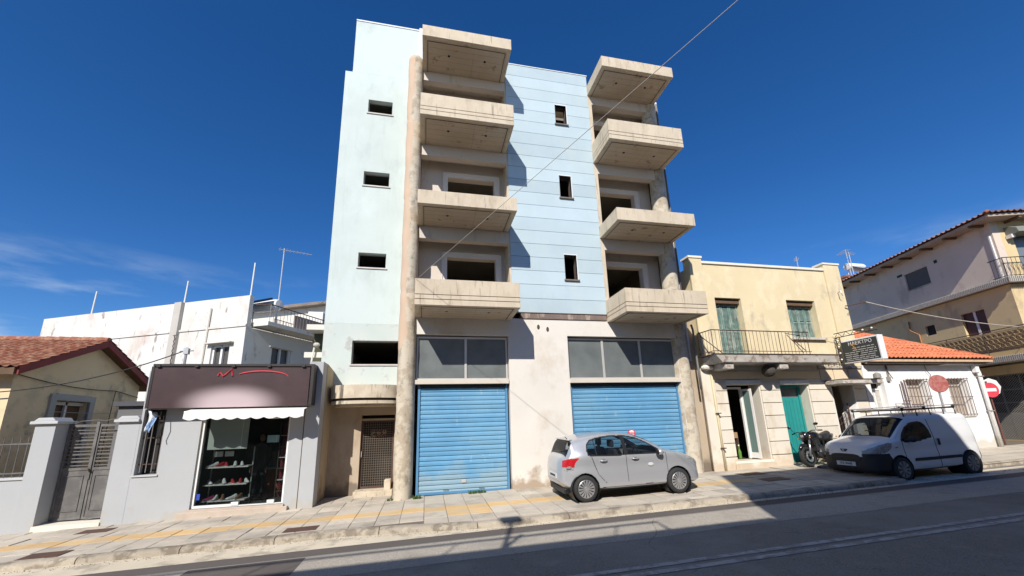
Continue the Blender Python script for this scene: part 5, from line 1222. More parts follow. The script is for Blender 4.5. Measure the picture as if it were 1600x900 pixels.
# ================================================================ BIG WHITEWASHED BUILDING BEHIND
m_ww = mat('stained_whitewash', (.66, .645, .61), .9, .04, .5, .15, 40, stains=(((.52, .42, .37), .8, .58, .18, .6, .6), ((.30, .24, .21), 2.2, .645, .08, .3, .75), ((.55, .50, .44), .35, .5, .3, .8, .4)))
m_wwg = mat('greyed_whitewash', (.68, .64, .57), .9, .06, .7, .15, 40, stains=(((.34, .29, .24), 1.8, .62, .15, .5, .5),))
wb = thing('whitewashed_building', 'large stained white building with roof parapet, pilaster and small balconies rising behind the shoe shop', 'building', (-14, 25, -1.5))
ua = Vector((-.908, .419, 0)); va = Vector((.50, .866, 0))
Cn = Vector((-9.10, 22, 0))
Ma = Matrix(((ua.x, va.x, 0, Cn.x), (ua.y, va.y, 0, Cn.y), (0, 0, 1, 0), (0, 0, 0, 1)))      # x: to the left along the front, y: back along the side
def AB(): return MB(Ma)
AB().wall(0, 15, -2, 5.3, 0, .3, [(.85, 2.0, 1.6, 4.35)]).build('front_wall', m_ww, wb)
AB().box(.0, 14.8, .02, .25, 5.302, 6.9).build('parapet', m_ww, wb)
AB().box(-.02, 15.1, -.05, .0, 5.24, 5.34).build('ledge', m_ww, wb)
AB().box(4.25, 4.72, -.16, -.005, -2, 6.90).build('pilaster', mat('grey_pilaster', (.48, .45, .41), .9, .08, 1), wb)
AB().bar((2.55, -.05, -2), (2.35, -.05, 6.4), .05, 6).build('vent_pipe', m_wwg, wb)
AB().box(14.7, 15, .3, 12, -2, 6.5).box(.3, 14.7, 11.8, 12, -2, 6.5).box(.3, 14.7, .3, 11.8, 5.0, 5.2).build('rear_wall', m_ww, wb)
# side wall in half shade
t = MB(); t.wall(0.3, 5.0, -2, 5.2, 0, .28, [(1.6, 2.9, 2.2, 4.4)])
AB().add([(p[1], p[0], p[2]) for p in t.v], [tuple(reversed(q)) for q in t.f]).build('side_wall', m_wwg, wb)
def bwin(mb_tf, name):
    pass
wn = AB().box(.85, 2.0, .22, .26, 1.6, 4.35).build('window_glass', mat('dull_window', (.09, .085, .08), .3, .2), wb)
AB().box(.85, .95, .1, .2, 1.6, 4.35).box(1.38, 1.50, .1, .2, 1.6, 4.35).box(1.9, 2.0, .1, .2, 1.6, 4.35).box(.95, 1.9, .1, .2, 4.25, 4.35).box(.95, 1.9, .1, .2, 2.95, 3.02).build('window_frame', m_white, wn)
gr_ = AB().box(.7, 2.15, -.12, -.09, 3.1, 3.14).box(.7, 2.15, -.12, -.09, 2.0, 2.04).build('window_guard', mat('grey_grille', (.27, .26, .25), .7), wn)
for i in range(11): x = .75+.135*i; AB().bar((x, -.1, 1.7), (x, -.1, 3.2), .022, 4).build('bar', MATS['grey_grille'], gr_)
AB().box(.6, 2.25, -.25, .0, 4.42, 4.47).build('window_hood', m_wwg, wb)
w2 = AB().box(.2, .24, 1.6, 2.9, 2.2, 4.4).build('window_glass', MATS['dull_window'], wb)
AB().box(.08, .18, 1.6, 1.72, 2.2, 4.4).box(.08, .18, 2.2, 2.3, 2.2, 4.4).box(.08, .18, 2.8, 2.9, 2.2, 4.4).build('window_frame', m_white, w2)
g3 = AB().box(-.12, -.09, 1.5, 3.0, 3.2, 3.24).box(-.12, -.09, 1.5, 3.0, 2.3, 2.34).build('window_guard', m_iron, w2)
for i in range(9): AB().bar((-.1, 1.55+.17*i, 2.2), (-.1, 1.55+.17*i, 3.3), .02, 4).build('bar', m_iron, g3)
AB().box(-.1, .02, 1.45, 3.05, 4.42, 4.47).build('window_hood', m_wwg, wb)
# upper terrace balcony on the side
AB().box(-.9, .3, .4, 5.6, 5.3, 5.52).build('balcony_slab', m_wwg, wb)
ra = AB().tube([(-.1, .3, 6.45), (-.85, .5, 6.45), (-.85, 5.5, 6.45), (.0, 5.5, 6.45)], .03, 5).build('balcony_railing', m_iron, wb)
for i in range(24): AB().bar((-.85, .5+.215*i, 5.5), (-.85, .5+.215*i, 6.45), .016, 4).build('baluster', MATS['grey_grille'], ra)
AB().box(-.70, -.66, 2.2, 4.9, 5.55, 6.3).build('reed_panel', mat('pink_panel', (.42, .32, .27), .9, .15, 5), ra)
# rear wing, set back
AB().box(.6, 7, 5.6, 13, -2, 4.4).box(.9, 7, 6.2, 13, 4.4, 8.1).build('rear_wing', m_wwg, wb)
AB().box(.3, 7.2, 5.7, 13.2, 8.1, 8.3).build('wing_roof_slab', mat('brown_parapet', (.22, .18, .15), .9, .2), wb)
AB().box(-.6, .6, 6.8, 12.8, 4.2, 4.42).build('balcony_slab', m_wwg, wb)
rb = AB().tube([(-.55, 6.9, 5.35), (-.55, 12.7, 5.35)], .03, 5).build('balcony_railing', m_iron, wb)
for i in range(26): AB().bar((-.55, 6.9+.23*i, 4.42), (-.55, 6.9+.23*i, 5.35), .018, 4).build('baluster', MATS['grey_grille'], rb)
AB().box(.87, .9, 7.2, 8.3, 4.6, 6.6).box(.87, .9, 10.4, 11.4, 4.6, 6.9).build('window', MATS['dull_window'], wb)
AB().box(-.3, .9, 13.1, 14.0, -2, 8.3).build('chimney_block', m_white, wb)
for (x, h, lab_) in ((11.2, 1.45, 'leftmost'), (4.45, 1.35, 'middle'), (.1, 1.9, 'rightmost')):
    p = Ma @ Vector((x, .12, 6.85)); r = thing('roof_rod', f'white upright rod on the white parapet, {lab_} of three', 'post', tuple(p), 'white rods on the parapet')
    MB().tube([p, p+Vector((.02, 0, h))], [.04, .035], 8).build('rod', m_white, r)
p = Vector((-8.6, 24.5, 5.5))
a_t = antenna('tv_antenna', 'tall antenna mast with long yagi arm above the white terrace', p.x, p.y, p.z, 5.2, 1.5, 9, .35, .032)
hp = Ma @ Vector((1.2, 2.4, 5.3))
wh2 = thing('solar_water_heater', 'solar heater tank and slanted collector on the white terrace roof', 'water heater', tuple(hp))
AB().lathe([(.0, -1.0), (.28, -.98), (.34, -.8), (.34, .8), (.28, .98), (.0, 1.0)], (1.6, 2.4, 7.1), 16, 'x', cap=False).build('tank', m_tank, wh2, smooth=50)
AB().hexa([(.7, .3, 6.5), (5.2, .3, 6.4), (5.2, 2.0, 7.0), (.7, 2.0, 7.3), (.7, .25, 6.62), (5.2, .25, 6.52), (5.2, 1.95, 7.12), (.7, 1.95, 7.42)]).build('collector', MATS['collector_glass'], wh2)
g = AB()
for (x, y, h) in ((.8, .4, 6.5), (5, .4, 6.4), (.8, 2.4, 7.0), (2.4, 2.4, 7.0)): g.bar((x, y, 5.2), (x, y, h), .04, 4)
g.build('stand', m_alu, wh2)
MB().box(-7.42, -6.55, 26.2, 27.4, -2, 7.25).build('stair_block', m_white, wb)
MB().box(-7.40, -6.5, 25.9, 26.19, 5.05, 5.2).build('stair_canopy', m_white, wb)
sb = MB().hexa([(-9.0, 23.4, 5.0), (-8.3, 23.4, 5.0), (-6.9, 26.1, 5.0), (-7.6, 26.1, 5.0), (-9.0, 23.4, 5.16), (-8.3, 23.4, 5.16), (-6.9, 26.1, 5.16), (-7.6, 26.1, 5.16)]).build('lower_balcony', m_wwg, wb)
MB().tube([(-8.32, 23.4, 6.0), (-6.95, 26.05, 6.0)], .025, 5).build('top_rail', m_iron, sb)
for i in range(16): MB().bar((-8.32+1.37*i/15, 23.4+2.65*i/15, 5.15), (-8.32+1.37*i/15, 23.4+2.65*i/15, 6.0), .014, 4).build('baluster', MATS['grey_grille'], sb)
# satellite bracket on the front wall
MB().bar(tuple(Ma @ Vector((3.5, -.3, 2.1))), tuple(Ma @ Vector((3.5, 0, 2.3))), .05, 5).build('bracket', m_wwg, wb)
AB().lathe([(.16, 0), (.20, -.06), (.12, -.12)], (3.45, -.02, 2.5), 12, 'y').build('wall_vent', m_wwg, wb)
# cluttered back yard building between the white block and the tower
yd = thing('back_yard_structure', 'unfinished grey concrete stair block with bare ladder in the gap left of the blue tower', 'building', (-3.9, 16, -1.5))
MB().box(-4.4, -3.3, 15.5, 15.7, 2.55, 2.75).box(-3.62, -3.35, 15.5, 15.8, -1.5, 2.55).box(-4.4, -3.3, 15.5, 17, 3.6, 3.8).box(-3.5, -3.3, 15.5, 17, 2.75, 3.6).build('frame', m_wwg, yd)
MB().box(-4.3, -3.5, 16.2, 16.3, -1.5, 3.6).build('dark_back', mat('mossy_dark', (.08, .085, .05), .9, .3), yd)
yl = MB().bar((-4.25, 15.4, .9), (-4.05, 15.4, 2.9), .03, 5).build('pole', m_cap, yd)
for i in range(6): MB().bar((-4.2+.02*i, 15.4, 1.1+.25*i), (-3.8, 15.6, 1.0+.25*i), .018, 4).build('rung', m_cap, yd)
MB().ell((-3.98, 15.4, 3.0), (.12, .1, .09), 8, 6).build('bundle', m_oldc, yd)
ds = thing('dead_branches', 'tangle of bare pale branches over the wall top beside the signboard', 'plant', (-4.4, 15.0, 1.2))
g = MB(); rnd = random.Random(3)
for i in range(16):
    a = Vector((-4.0-rnd.uniform(0, .4), 14.9, 1.2)); d = Vector((rnd.uniform(-.6, .3), rnd.uniform(-.1, .3), rnd.uniform(.3, .9))); g.tube([a, a+d*.5+Vector((rnd.uniform(-.1, .1), 0, 0)), a+d], [.022, .016, .008], 4)
g.build('branches', mat('dry_wood', (.42, .34, .24), .9, .1), ds, kind='stuff')

# ================================================================ POLES AND CABLES
m_cab = mat('black_cable', (.03, .028, .027), .7, .1, bump=0); m_cabl = mat('pale_cable', (.50, .46, .40), .7, .05, bump=0)
def sag(a, b, s, n=24):
    a = Vector(a); b = Vector(b); return [a+(b-a)*(i/n)+Vector((0, 0, -s*4*(i/n)*(1-i/n))) for i in range(n+1)]
up = thing('service_pole', 'short grey steel pole with insulators rising behind the dark signboard', 'pole', (-6.5, 12.4, 1.5))
MB().tube([(-6.48, 12.3, 1.35), (-6.46, 12.3, 2.28)], .035, 8).build('pole', m_post, up)
MB().bar((-6.62, 12.3, 2.18), (-6.30, 12.3, 2.20), .02, 5).box(-6.52, -6.40, 12.25, 12.35, 2.1, 2.26).build('insulator_arm', m_post, up)
ur_ = thing('steel_rod', 'twisted rusty reinforcing rod sticking up left of the service pole', 'rod', (-6.75, 12.3, 1.4))
MB().tube([(-6.80+.012*math.sin(i*1.9), 12.3, 1.3+.04*i) for i in range(34)], .012, 5).build('rod', m_iron, ur_)
MB().bar((-6.85, 12.3, 2.62), (-6.73, 12.3, 2.64), .008, 4).build('tip', m_iron, ur_)
def cable(name, label, pts, r, m):
    o = MB().tube(pts, r, 6).build(name, m, None, smooth=True); tag(o, label, 'cable'); return o
cable('cable', 'black cable sagging across the cottage gable up to the service pole', sag((-11.6, 12.35, 1.10), (-6.5, 12.3, 2.2), .32), .014, m_cab)
cable('cable', 'thin black cable looping along the yellow gable under the red fascia', sag((-10.25, 12.5, 1.6), (-10.24, 15.9, 1.45), .1)+[Vector((-10.23, 17.0, 1.3))], .012, m_cab)
cable('cable', 'vertical cable running down the yellow gable beside its window', [(-10.23, 15.9, 1.45), (-10.23, 15.86, 1.0), (-10.23, 15.8, -1.0)], .012, m_cab)
cable('cable', 'pale rope sagging low across the yellow gable', sag((-11.4, 12.35, 1.0), (-8.9, 16.2, .8), .22), .010, m_cabl)
P0 = Vector((-.33, 10.34, 3.84)); vv = Vector((3.64, -7.37, .74))
cable('cable', 'long pale cable running from the lowest left balcony up across the street', sag(P0, P0+vv*1.53, .0), .0048, m_cabl)
cable('cable', 'pale cable from the yellow building bracket down past the beige balconies', sag((16.25, 11.25, 4.08), (26.2, 10.6, 3.1), .30), .016, m_cabl)
cable('cable', 'thin cable from the yellow wall window to the sign truss', sag((14.5, 11.6, 2.74), (15.4, 11.4, 2.85), .05), .008, m_cabl)
# ================================================================ VEHICLES
def interp(tab, x):
    if x <= tab[0][0]: return tab[0][1]
    for i in range(len(tab)-1):
        a, c = tab[i], tab[i+1]
        if x <= c[0]:
            t = (x-a[0])/(c[0]-a[0])
            p0 = tab[i-1] if i > 0 else a; p3 = tab[i+2] if i+2 < len(tab) else c
            m1 = (c[1]-p0[1])/(c[0]-p0[0]) if c[0] != p0[0] else 0; m2 = (p3[1]-a[1])/(p3[0]-a[0]) if p3[0] != a[0] else 0
            h = c[0]-a[0]; t2 = t*t; t3 = t2*t
            return (2*t3-3*t2+1)*a[1]+(t3-2*t2+t)*h*m1+(-2*t3+3*t2)*c[1]+(t3-t2)*h*m2
    return tab[-1][1]
def inpoly(x, y, P):
    c = False; j = len(P)-1
    for i in range(len(P)):
        if (P[i][1] > y) != (P[j][1] > y) and x < (P[j][0]-P[i][0])*(y-P[i][1])/(P[j][1]-P[i][1])+P[i][0]: c = not c
        j = i
    return c
def pdist(x, y, P):
    best = 9
    for i in range(len(P)):
        a = P[i-1]; c = P[i]; dx, dy = c[0]-a[0], c[1]-a[1]; L2 = dx*dx+dy*dy
        t = max(0, min(1, ((x-a[0])*dx+(y-a[1])*dy)/L2)) if L2 else 0
        best = min(best, math.hypot(x-a[0]-t*dx, y-a[1]-t*dy))
    return best
def vehicle_shell(V, root, M, mats, NX=250):
    L_ = V['L']; xs_ = []; x = 0
    while x < L_-1e-6:
        xs_.append(x); x += .006 if (x < .12 or x > L_-.14) else .012
    xs_.append(L_)
    cols_ = []; 
    for x in xs_:
        zt, zb, zl, w, wr, dl = [interp(V[k], x) for k in ('top', 'bot', 'belt', 'w', 'wr', 'dl')]
        zl = min(zl, zt-.02); wm = w*1.035; wr = min(wr, w*.985)
        cp = [(0, zb), (w*.80, zb), (wm*.985, zb+.07), (wm, zb+(zl-zb)*.42), (wm*.978, zb+(zl-zb)*.70), (w*1.003, zl), ((w*.42+wr*.58)+.012, zl+(zt-dl-zl)*.62), (wr, zt-dl), (wr*.72, zt-dl*.22), (wr*.35, zt-dl*.03), (0, zt)]
        cnt_ = [4, 3, 15, 14, 14, 20, 12, 7, 6, 6]
        pts = []
        for i in range(len(cp)-1):
            p0 = cp[i-1] if i > 0 else (-cp[1][0], cp[1][1]); p1 = cp[i]; p2 = cp[i+1]; p3 = cp[i+2] if i+2 < len(cp) else (-cp[-2][0], cp[-2][1])
            for k in range(cnt_[i]):
                t = k/cnt_[i]
                if i in (0, 1): q = (p1[0]+(p2[0]-p1[0])*t, p1[1]+(p2[1]-p1[1])*t)
                else:
                    q = tuple(.5*((2*p1[j])+(-p0[j]+p2[j])*t+(2*p0[j]-5*p1[j]+4*p2[j]-p3[j])*t*t+(-p0[j]+3*p1[j]-3*p2[j]+p3[j])*t**3) for j in (0, 1))
                pts.append(q)
        pts.append(cp[-1]); cols_.append(pts)
    K_ = len(cols_[0]); belt_i = 50; corner_i = 82
    groups = {}
    def put(g, quad, key):
        d = groups.setdefault(g, ({}, [], [])); idx = []
        for p, k in zip(quad, key):
            if k not in d[0]: d[0][k] = len(d[1]); d[1].append(p)
            idx.append(d[0][k])
        d[2].append(tuple(idx))
    for i in range(len(xs_)-1):
        for j in range(K_-1):
            xc = (xs_[i]+xs_[i+1])/2; yc = (cols_[i][j][0]+cols_[i+1][j+1][0])/2; zc = (cols_[i][j][1]+cols_[i][j+1][1]+cols_[i+1][j][1]+cols_[i+1][j+1][1])/4
            if any((xc-a[0])**2+(zc-a[1])**2 < a[2]**2 for a in V['arch']) and yc > .38: continue
            g = V['cls'](xc, yc, zc, j, belt_i, corner_i)
            if g is None: continue
            for s in (1, -1):
                q = [(xs_[i], s*cols_[i][j][0], cols_[i][j][1]), (xs_[i+1], s*cols_[i+1][j][0], cols_[i+1][j][1]), (xs_[i+1], s*cols_[i+1][j+1][0], cols_[i+1][j+1][1]), (xs_[i], s*cols_[i][j+1][0], cols_[i][j+1][1])]
                kk = [(i, j), (i+1, j), (i+1, j+1), (i, j+1)]
                if s < 0: q.reverse(); kk.reverse()
                gg = g
                sided = g in V['sided']
                put((g, s if sided else 0), q, [(a, c, s if c not in (0, K_-1) or sided else 0) for a, c in kk])
    # end caps
    for i, rev in ((0, False), (len(xs_)-1, True)):
        ring = [(xs_[i], p[0], p[1]) for p in cols_[i]]+[(xs_[i], -p[0], p[1]) for p in reversed(cols_[i][1:-1])]
        if rev: ring.reverse()
        g = V['cap'][1 if rev else 0]; put((g, 0), ring, [('c', i, n) for n in range(len(ring))])
    res = {}
    for (g, s), d in groups.items():
        nm, m = mats[g]; res[(g, s)] = MB(M).add(d[1], d[2]).build(nm, m, root, smooth=42)
    return res
def wheel(root, M, x, y, r, wd, spokes, mrim, side, name='wheel'):
    m_ty = mat('tyre_rubber', (.028, .028, .028), .8, .1, 8, .1, obj=True)
    s = side; Mw = M @ Matrix.Translation((x, y, r)) @ Matrix.Scale(-s, 4, (0, 1, 0))      # outer face toward -y in wheel space when s>0 is mirrored
    prof = [(r*.66, -wd/2), (r*.78, -wd/2-.008), (r*.93, -wd/2), (r, -wd/2+.03), (r, wd/2-.03), (r*.93, wd/2), (r*.66, wd/2)]
    t = MB(Mw).lathe(prof, (0, 0, 0), 36, 'y', cap=False).build(name, m_ty, root, smooth=50)
    MB(Mw).lathe([(r*.70, -wd/2+.002), (r*.655, -wd/2-.006), (r*.63, -wd/2+.012), (r*.62, wd/2-.02)], (0, 0, 0), 36, 'y', cap=False).build('rim', mrim, t, smooth=40)
    MB(Mw).lathe([(r*.62, -wd/2+.045), (.01, -wd/2+.045)], (0, 0, 0), 24, 'y').build('rim_well', m_black, t)
    sp = MB(Mw)
    for i in range(spokes):
        a = 2*math.pi*i/spokes; c, n = math.cos(a), math.sin(a); h0, h1 = r*.16, r*.635
        w0, w1 = math.pi*h0/spokes*.80, math.pi*h1/spokes*.58
        def P(h, o, d): return (c*h-n*o, d, n*h+c*o)
        ya, yb = -wd/2-.002, -wd/2+.035
        sp.hexa([P(h0, -w0, ya-.004), P(h0, w0, ya-.004), P(h1, w1, ya), P(h1, -w1, ya), P(h0, -w0, yb), P(h0, w0, yb), P(h1, w1, yb), P(h1, -w1, yb)])
    sp.build('spokes', mrim, t)
    MB(Mw).lathe([(r*.19, -wd/2+.01), (r*.18, -wd/2-.012), (.005, -wd/2-.016)], (0, 0, 0), 20, 'y').build('hub_cap', mrim, t, smooth=40)
    return t
m_rim = mat('silver_rim', (.52, .52, .53), .35, .05, bump=0, metal=.7, obj=True)
m_cg = glass_mat('car_glass', (.012, .016, .018), .66, .02)
m_wg_ = glass_mat('van_windscreen', (.010, .014, .022), .45, .02)
m_trim = mat('black_trim', (.015, .015, .016), .45, .1, bump=0, obj=True)
m_plast = mat('grey_black_plastic', (.022, .022, .024), .6, .12, 5, .05, obj=True)
m_lens = mat('clear_lens', (.30, .31, .31), .10, .45, 22, 0, spec=.9, obj=True)
m_redl = mat('red_lens', (.45, .015, .02), .12, .2, 12, 0, spec=.8, obj=True)
m_platew = mat('plate_white', (.62, .63, .65), .5, .04, bump=0, obj=True)
m_seat = mat('seat_fabric', (.04, .04, .045), .9, .1, bump=0, obj=True)
m_mirror = mat('mirror_glass', (.6, .62, .65), .05, 0, bump=0, metal=1, obj=True)

# ---- silver hatchback, nose to the right
m_sil = mat('silver_paint', (.50, .51, .53), .32, .02, 1.2, 0, metal=.5, coat=.8, obj=True)
SW = [(1.10, .985), (1.30, 1.12), (1.52, 1.255), (1.78, 1.375), (2.05, 1.43), (2.45, 1.448), (2.80, 1.42), (3.0, 1.37), (3.10, 1.28), (3.14, 1.14), (3.13, 1.035), (2.4, 1.0)]
TL = [(3.36, .985), (3.44, .995), (3.62, .975), (3.70, .93), (3.73, .80), (3.70, .70), (3.58, .70), (3.50, .72), (3.485, .80), (3.46, .88), (3.40, .945)]
HL = [(.06, .62), (.05, .69), (.14, .77), (.34, .865), (.60, .935), (.64, .93), (.50, .80), (.30, .69), (.16, .63)]
def cls_car(x, y, z, j, bi, ci):
    side = bi-2 <= j < ci+2 and y > .3
    if side and x > 1.0 and x < 3.2:
        ins = inpoly(x, z, SW); d = pdist(x, z, SW)
        if ins:
            if d < .018 or 2.09 < x < 2.19 or (x < 1.30+.0) or 2.90 < x < 2.93: return 'trim'
            return 'side_glass'
        if d < .012: return 'trim'
    if j >= ci-3:
        if .98 < x < 1.80:
            lim = .985*interp(CAR['wr'], x)
            e = min(x-.98, 1.78-x, lim-y)
            if y < lim and x < 1.78: return 'trim' if (e < .025) else 'windscreen'
        if 3.455 < x < 3.62: 
            if y < .60: return 'trim' if min(x-3.455, 3.62-x, .60-y) < .022 else 'rear_glass'
    if y > .44 and inpoly(x, z, TL): return 'tail' if z > .80 else ('tail_low' if z < .79 else 'trim')
    if y > .40 and inpoly(x, z, HL): return 'head'
    if j >= 14 and z < 1.0:
        for sx_ in (1.06, 2.155, 3.02):
            if abs(x-(sx_+(.0 if sx_ < 3 else (z-.9)*.35 if z > .6 else -.105-(.6-z)*.9))) < .008 and .32 < z < 1.0: return 'seam%d%d' % (int(sx_), z > .6 and 1 or 0)
    if z < .30 and 1.1 < x < 2.95 and z > .285: return 'seam3x'
    if z < .25: return 'under'
    if 1.07 < x < 2.15 and .31 < z < 1.0 and y > .5: return 'door1'
    if 2.16 < x < 3.0 and .31 < z < 1.0 and y > .5: return 'door2'
    if j > ci+2 and .1 < x < .97: return 'hood'
    if x > 3.62 and y < .62 and .62 < z: return 'hatch'
    return 'body'
CAR = dict(L=3.78,
 top=[(0, .60), (.03, .68), (.10, .76), (.25, .86), (.5, .955), (.75, 1.02), (.98, 1.075), (1.2, 1.20), (1.45, 1.335), (1.75, 1.455), (2.05, 1.505), (2.4, 1.525), (2.8, 1.512), (3.15, 1.47), (3.42, 1.415), (3.50, 1.34), (3.62, 1.07), (3.70, .98), (3.745, .86), (3.77, .70), (3.78, .58)],
 bot=[(0, .34), (.06, .24), (.2, .20), (1.0, .20), (2.8, .21), (3.4, .25), (3.65, .30), (3.78, .38)],
 belt=[(0, .56), (.1, .68), (.3, .80), (.6, .89), (1.0, .955), (1.5, .975), (2.4, 1.0), (3.1, 1.03), (3.45, 1.02), (3.62, .96), (3.72, .80), (3.78, .54)],
 w=[(0, .36), (.02, .47), (.06, .57), (.14, .67), (.28, .745), (.5, .795), (.8, .81), (1.5, .805), (2.6, .81), (3.2, .80), (3.42, .765), (3.58, .71), (3.68, .64), (3.74, .56), (3.78, .44)],
 wr=[(0, .30), (.1, .50), (.3, .60), (.7, .655), (1.0, .67), (1.4, .62), (1.8, .58), (2.4, .575), (3.0, .56), (3.4, .53), (3.6, .56), (3.78, .38)],
 dl=[(0, .02), (.5, .05), (1.0, .05), (1.8, .06), (2.4, .065), (3.2, .06), (3.5, .05), (3.78, .03)],
 arch=[(.80, .30, .345), (3.26, .30, .345)], cls=cls_car, sided={'side_glass', 'tail', 'tail_low', 'head', 'door1', 'door2', 'seam10', 'seam11', 'seam20', 'seam21', 'seam30', 'seam31', 'seam3x'}, cap=('body', 'body'))
cg = 1.0
car = thing('parked_car', 'silver five door hatchback parked on the pavement in front of the right blue shutter', 'car', (5.0, 10.2, S(5, 10.2)))
cz = S(3.74, 9.42)
tilt = math.atan(.02); roll = math.atan(.023)
MC = Matrix.Translation((6.96, 10.19, S(6.96, 10.19))) @ Matrix.Rotation(-tilt, 4, 'Y') @ Matrix.Rotation(roll, 4, 'X') @ Matrix.Rotation(math.pi, 4, 'Z') @ Matrix.Rotation(R(.6), 4, 'Z')
vehicle_shell(CAR, car, MC, {'body': ('body', m_sil), 'side_glass': ('side_windows', m_cg), 'windscreen': ('windscreen', m_cg), 'rear_glass': ('rear_window', m_cg), 'trim': ('window_trim', m_trim),
    'tail': ('tail_light', m_redl), 'tail_low': ('reversing_light', m_lens), 'head': ('headlight', m_lens), 'seam10': ('panel_gap', m_trim), 'seam11': ('panel_gap', m_trim), 'seam20': ('panel_gap', m_trim), 'seam21': ('panel_gap', m_trim), 'seam30': ('panel_gap', m_trim), 'seam31': ('panel_gap', m_trim), 'seam3x': ('panel_gap', m_trim), 'under': ('underbody', m_trim), 'door1': ('front_door', m_sil), 'door2': ('rear_door', m_sil), 'hood': ('bonnet', m_sil), 'hatch': ('tailgate', m_sil)})
for x in (.80, 3.26):
    for s in (1, -1): wheel(car, MC, x, s*.765, .300, .19, 15, m_rim, s)
    MB(MC).lathe([(.35, -.84), (.35, -.45)], (x, 0, .30), 28, 'y', cap=False).lathe([(.35, .45), (.35, .84)], (x, 0, .30), 28, 'y', cap=False).lathe([(.35, -.46), (.01, -.46)], (x, 0, .30), 28, 'y', cap=False).lathe([(.35, .46), (.01, .46)], (x, 0, .30), 28, 'y', cap=False).build('wheel_housing', m_trim, car)
for s in (1, -1):
    for x in (2.02, 2.86):
        MB(MC).tube([(x-.19, s*.845, .895), (x-.13, s*.868, .90), (x-.05, s*.868, .902), (x, s*.845, .905)], [.012, .016, .016, .012], 8).build('door_handle', m_sil, car, smooth=True)
        MB(MC).ell((x-.1, s*.838, .895), (.06, .012, .032), 12, 8).build('handle_recess', m_trim, car)
    MB(MC).ell((1.28, s*.92, 1.02), (.085, .085, .075), 14, 10).build('door_mirror', m_sil if s > 0 else m_sil, car, smooth=True)
    MB(MC).bar((1.26, s*.80, .985), (1.27, s*.88, 1.0), .028, 8).build('mirror_arm', m_trim, car)
    MB(MC).ell((1.345, s*.92, 1.02), (.03, .07, .062), 12, 8).build('mirror_face', m_trim, car)
    # seats and pillars inside
    for x in (1.95, 2.75):
        MB(MC).box(x-.25, x+.2, s*.36-.24, s*.36+.24, .45, .62).hexa([(x+.15, s*.36-.23, .6), (x+.30, s*.36-.23, .6), (x+.30, s*.36+.23, .6), (x+.15, s*.36+.23, .6), (x+.30, s*.36-.2, 1.12), (x+.40, s*.36-.2, 1.12), (x+.40, s*.36+.2, 1.12), (x+.30, s*.36+.2, 1.12)]).build('seat', m_seat, car, bevel=.03)
        MB(MC).box(x+.33, x+.42, s*.36-.13, s*.36+.13, 1.16, 1.33).build('headrest', m_seat, car, bevel=.03)
    MB(MC).ell((3.2+.35, s*.70, .82), (.0, .0, .0), 3, 2) if False else None
    # white glass inset of the tail lamp
    MB(MC).ell((3.60, s*.715, .78), (.07, .035, .035), 10, 6).build('tail_light_insert', m_lens, car)
MB(MC).box(1.0, 3.4, -.72, .72, .28, .40).box(1.15, 1.45, -.68, .68, .62, .98).build('cabin_floor', m_seat, car)
MB(MC).lathe([(.17, 0), (.185, .015), (.17, .03)], (1.62, .36, .92), 20, 'x', cap=False).build('steering_wheel', m_trim, car)
MB(MC).box(3.775, 3.79, -.26, .26, .50, .61).build('number_plate', m_platew, car)
MB(MC).box(3.79, 3.793, -.20, .18, .53, .58).build('plate_lettering', m_trim, car)
MB(MC).box(3.765, 3.785, -.30, .30, .655, .675).build('tailgate_strip', m_sil, car)
MB(MC).bar((3.42, .2, 1.41), (3.47, .2, 1.455), .010, 6).build('aerial', m_trim, car)
MB(MC).tube([(3.60, .05, 1.12), (3.62, .25, 1.13), (3.60, .42, 1.16)], .010, 5).build('rear_wiper', m_trim, car)
MB(MC).box(3.40, 3.50, -.50, .50, 1.385, 1.41).build('spoiler', m_sil, car, bevel=.012)
MB(MC).ell((1.52, .838, .74), (.075, .004, .04), 14, 8).build('scuff', mat('pale_scuff', (.55, .55, .56), .6, .2, 30, 0, obj=True), car)
MB(MC).box(3.2, 3.7, -.55, .55, .16, .30).build('rear_apron', m_trim, car, bevel=.03)
MB(MC).box(1.5, 1.7, .82, .835, .30, .31).build('sill_line', m_trim, car)
MB(MC).tube([(3.0, .35, .22), (3.62, .35, .22)], .035, 8).build('exhaust', m_iron, car)

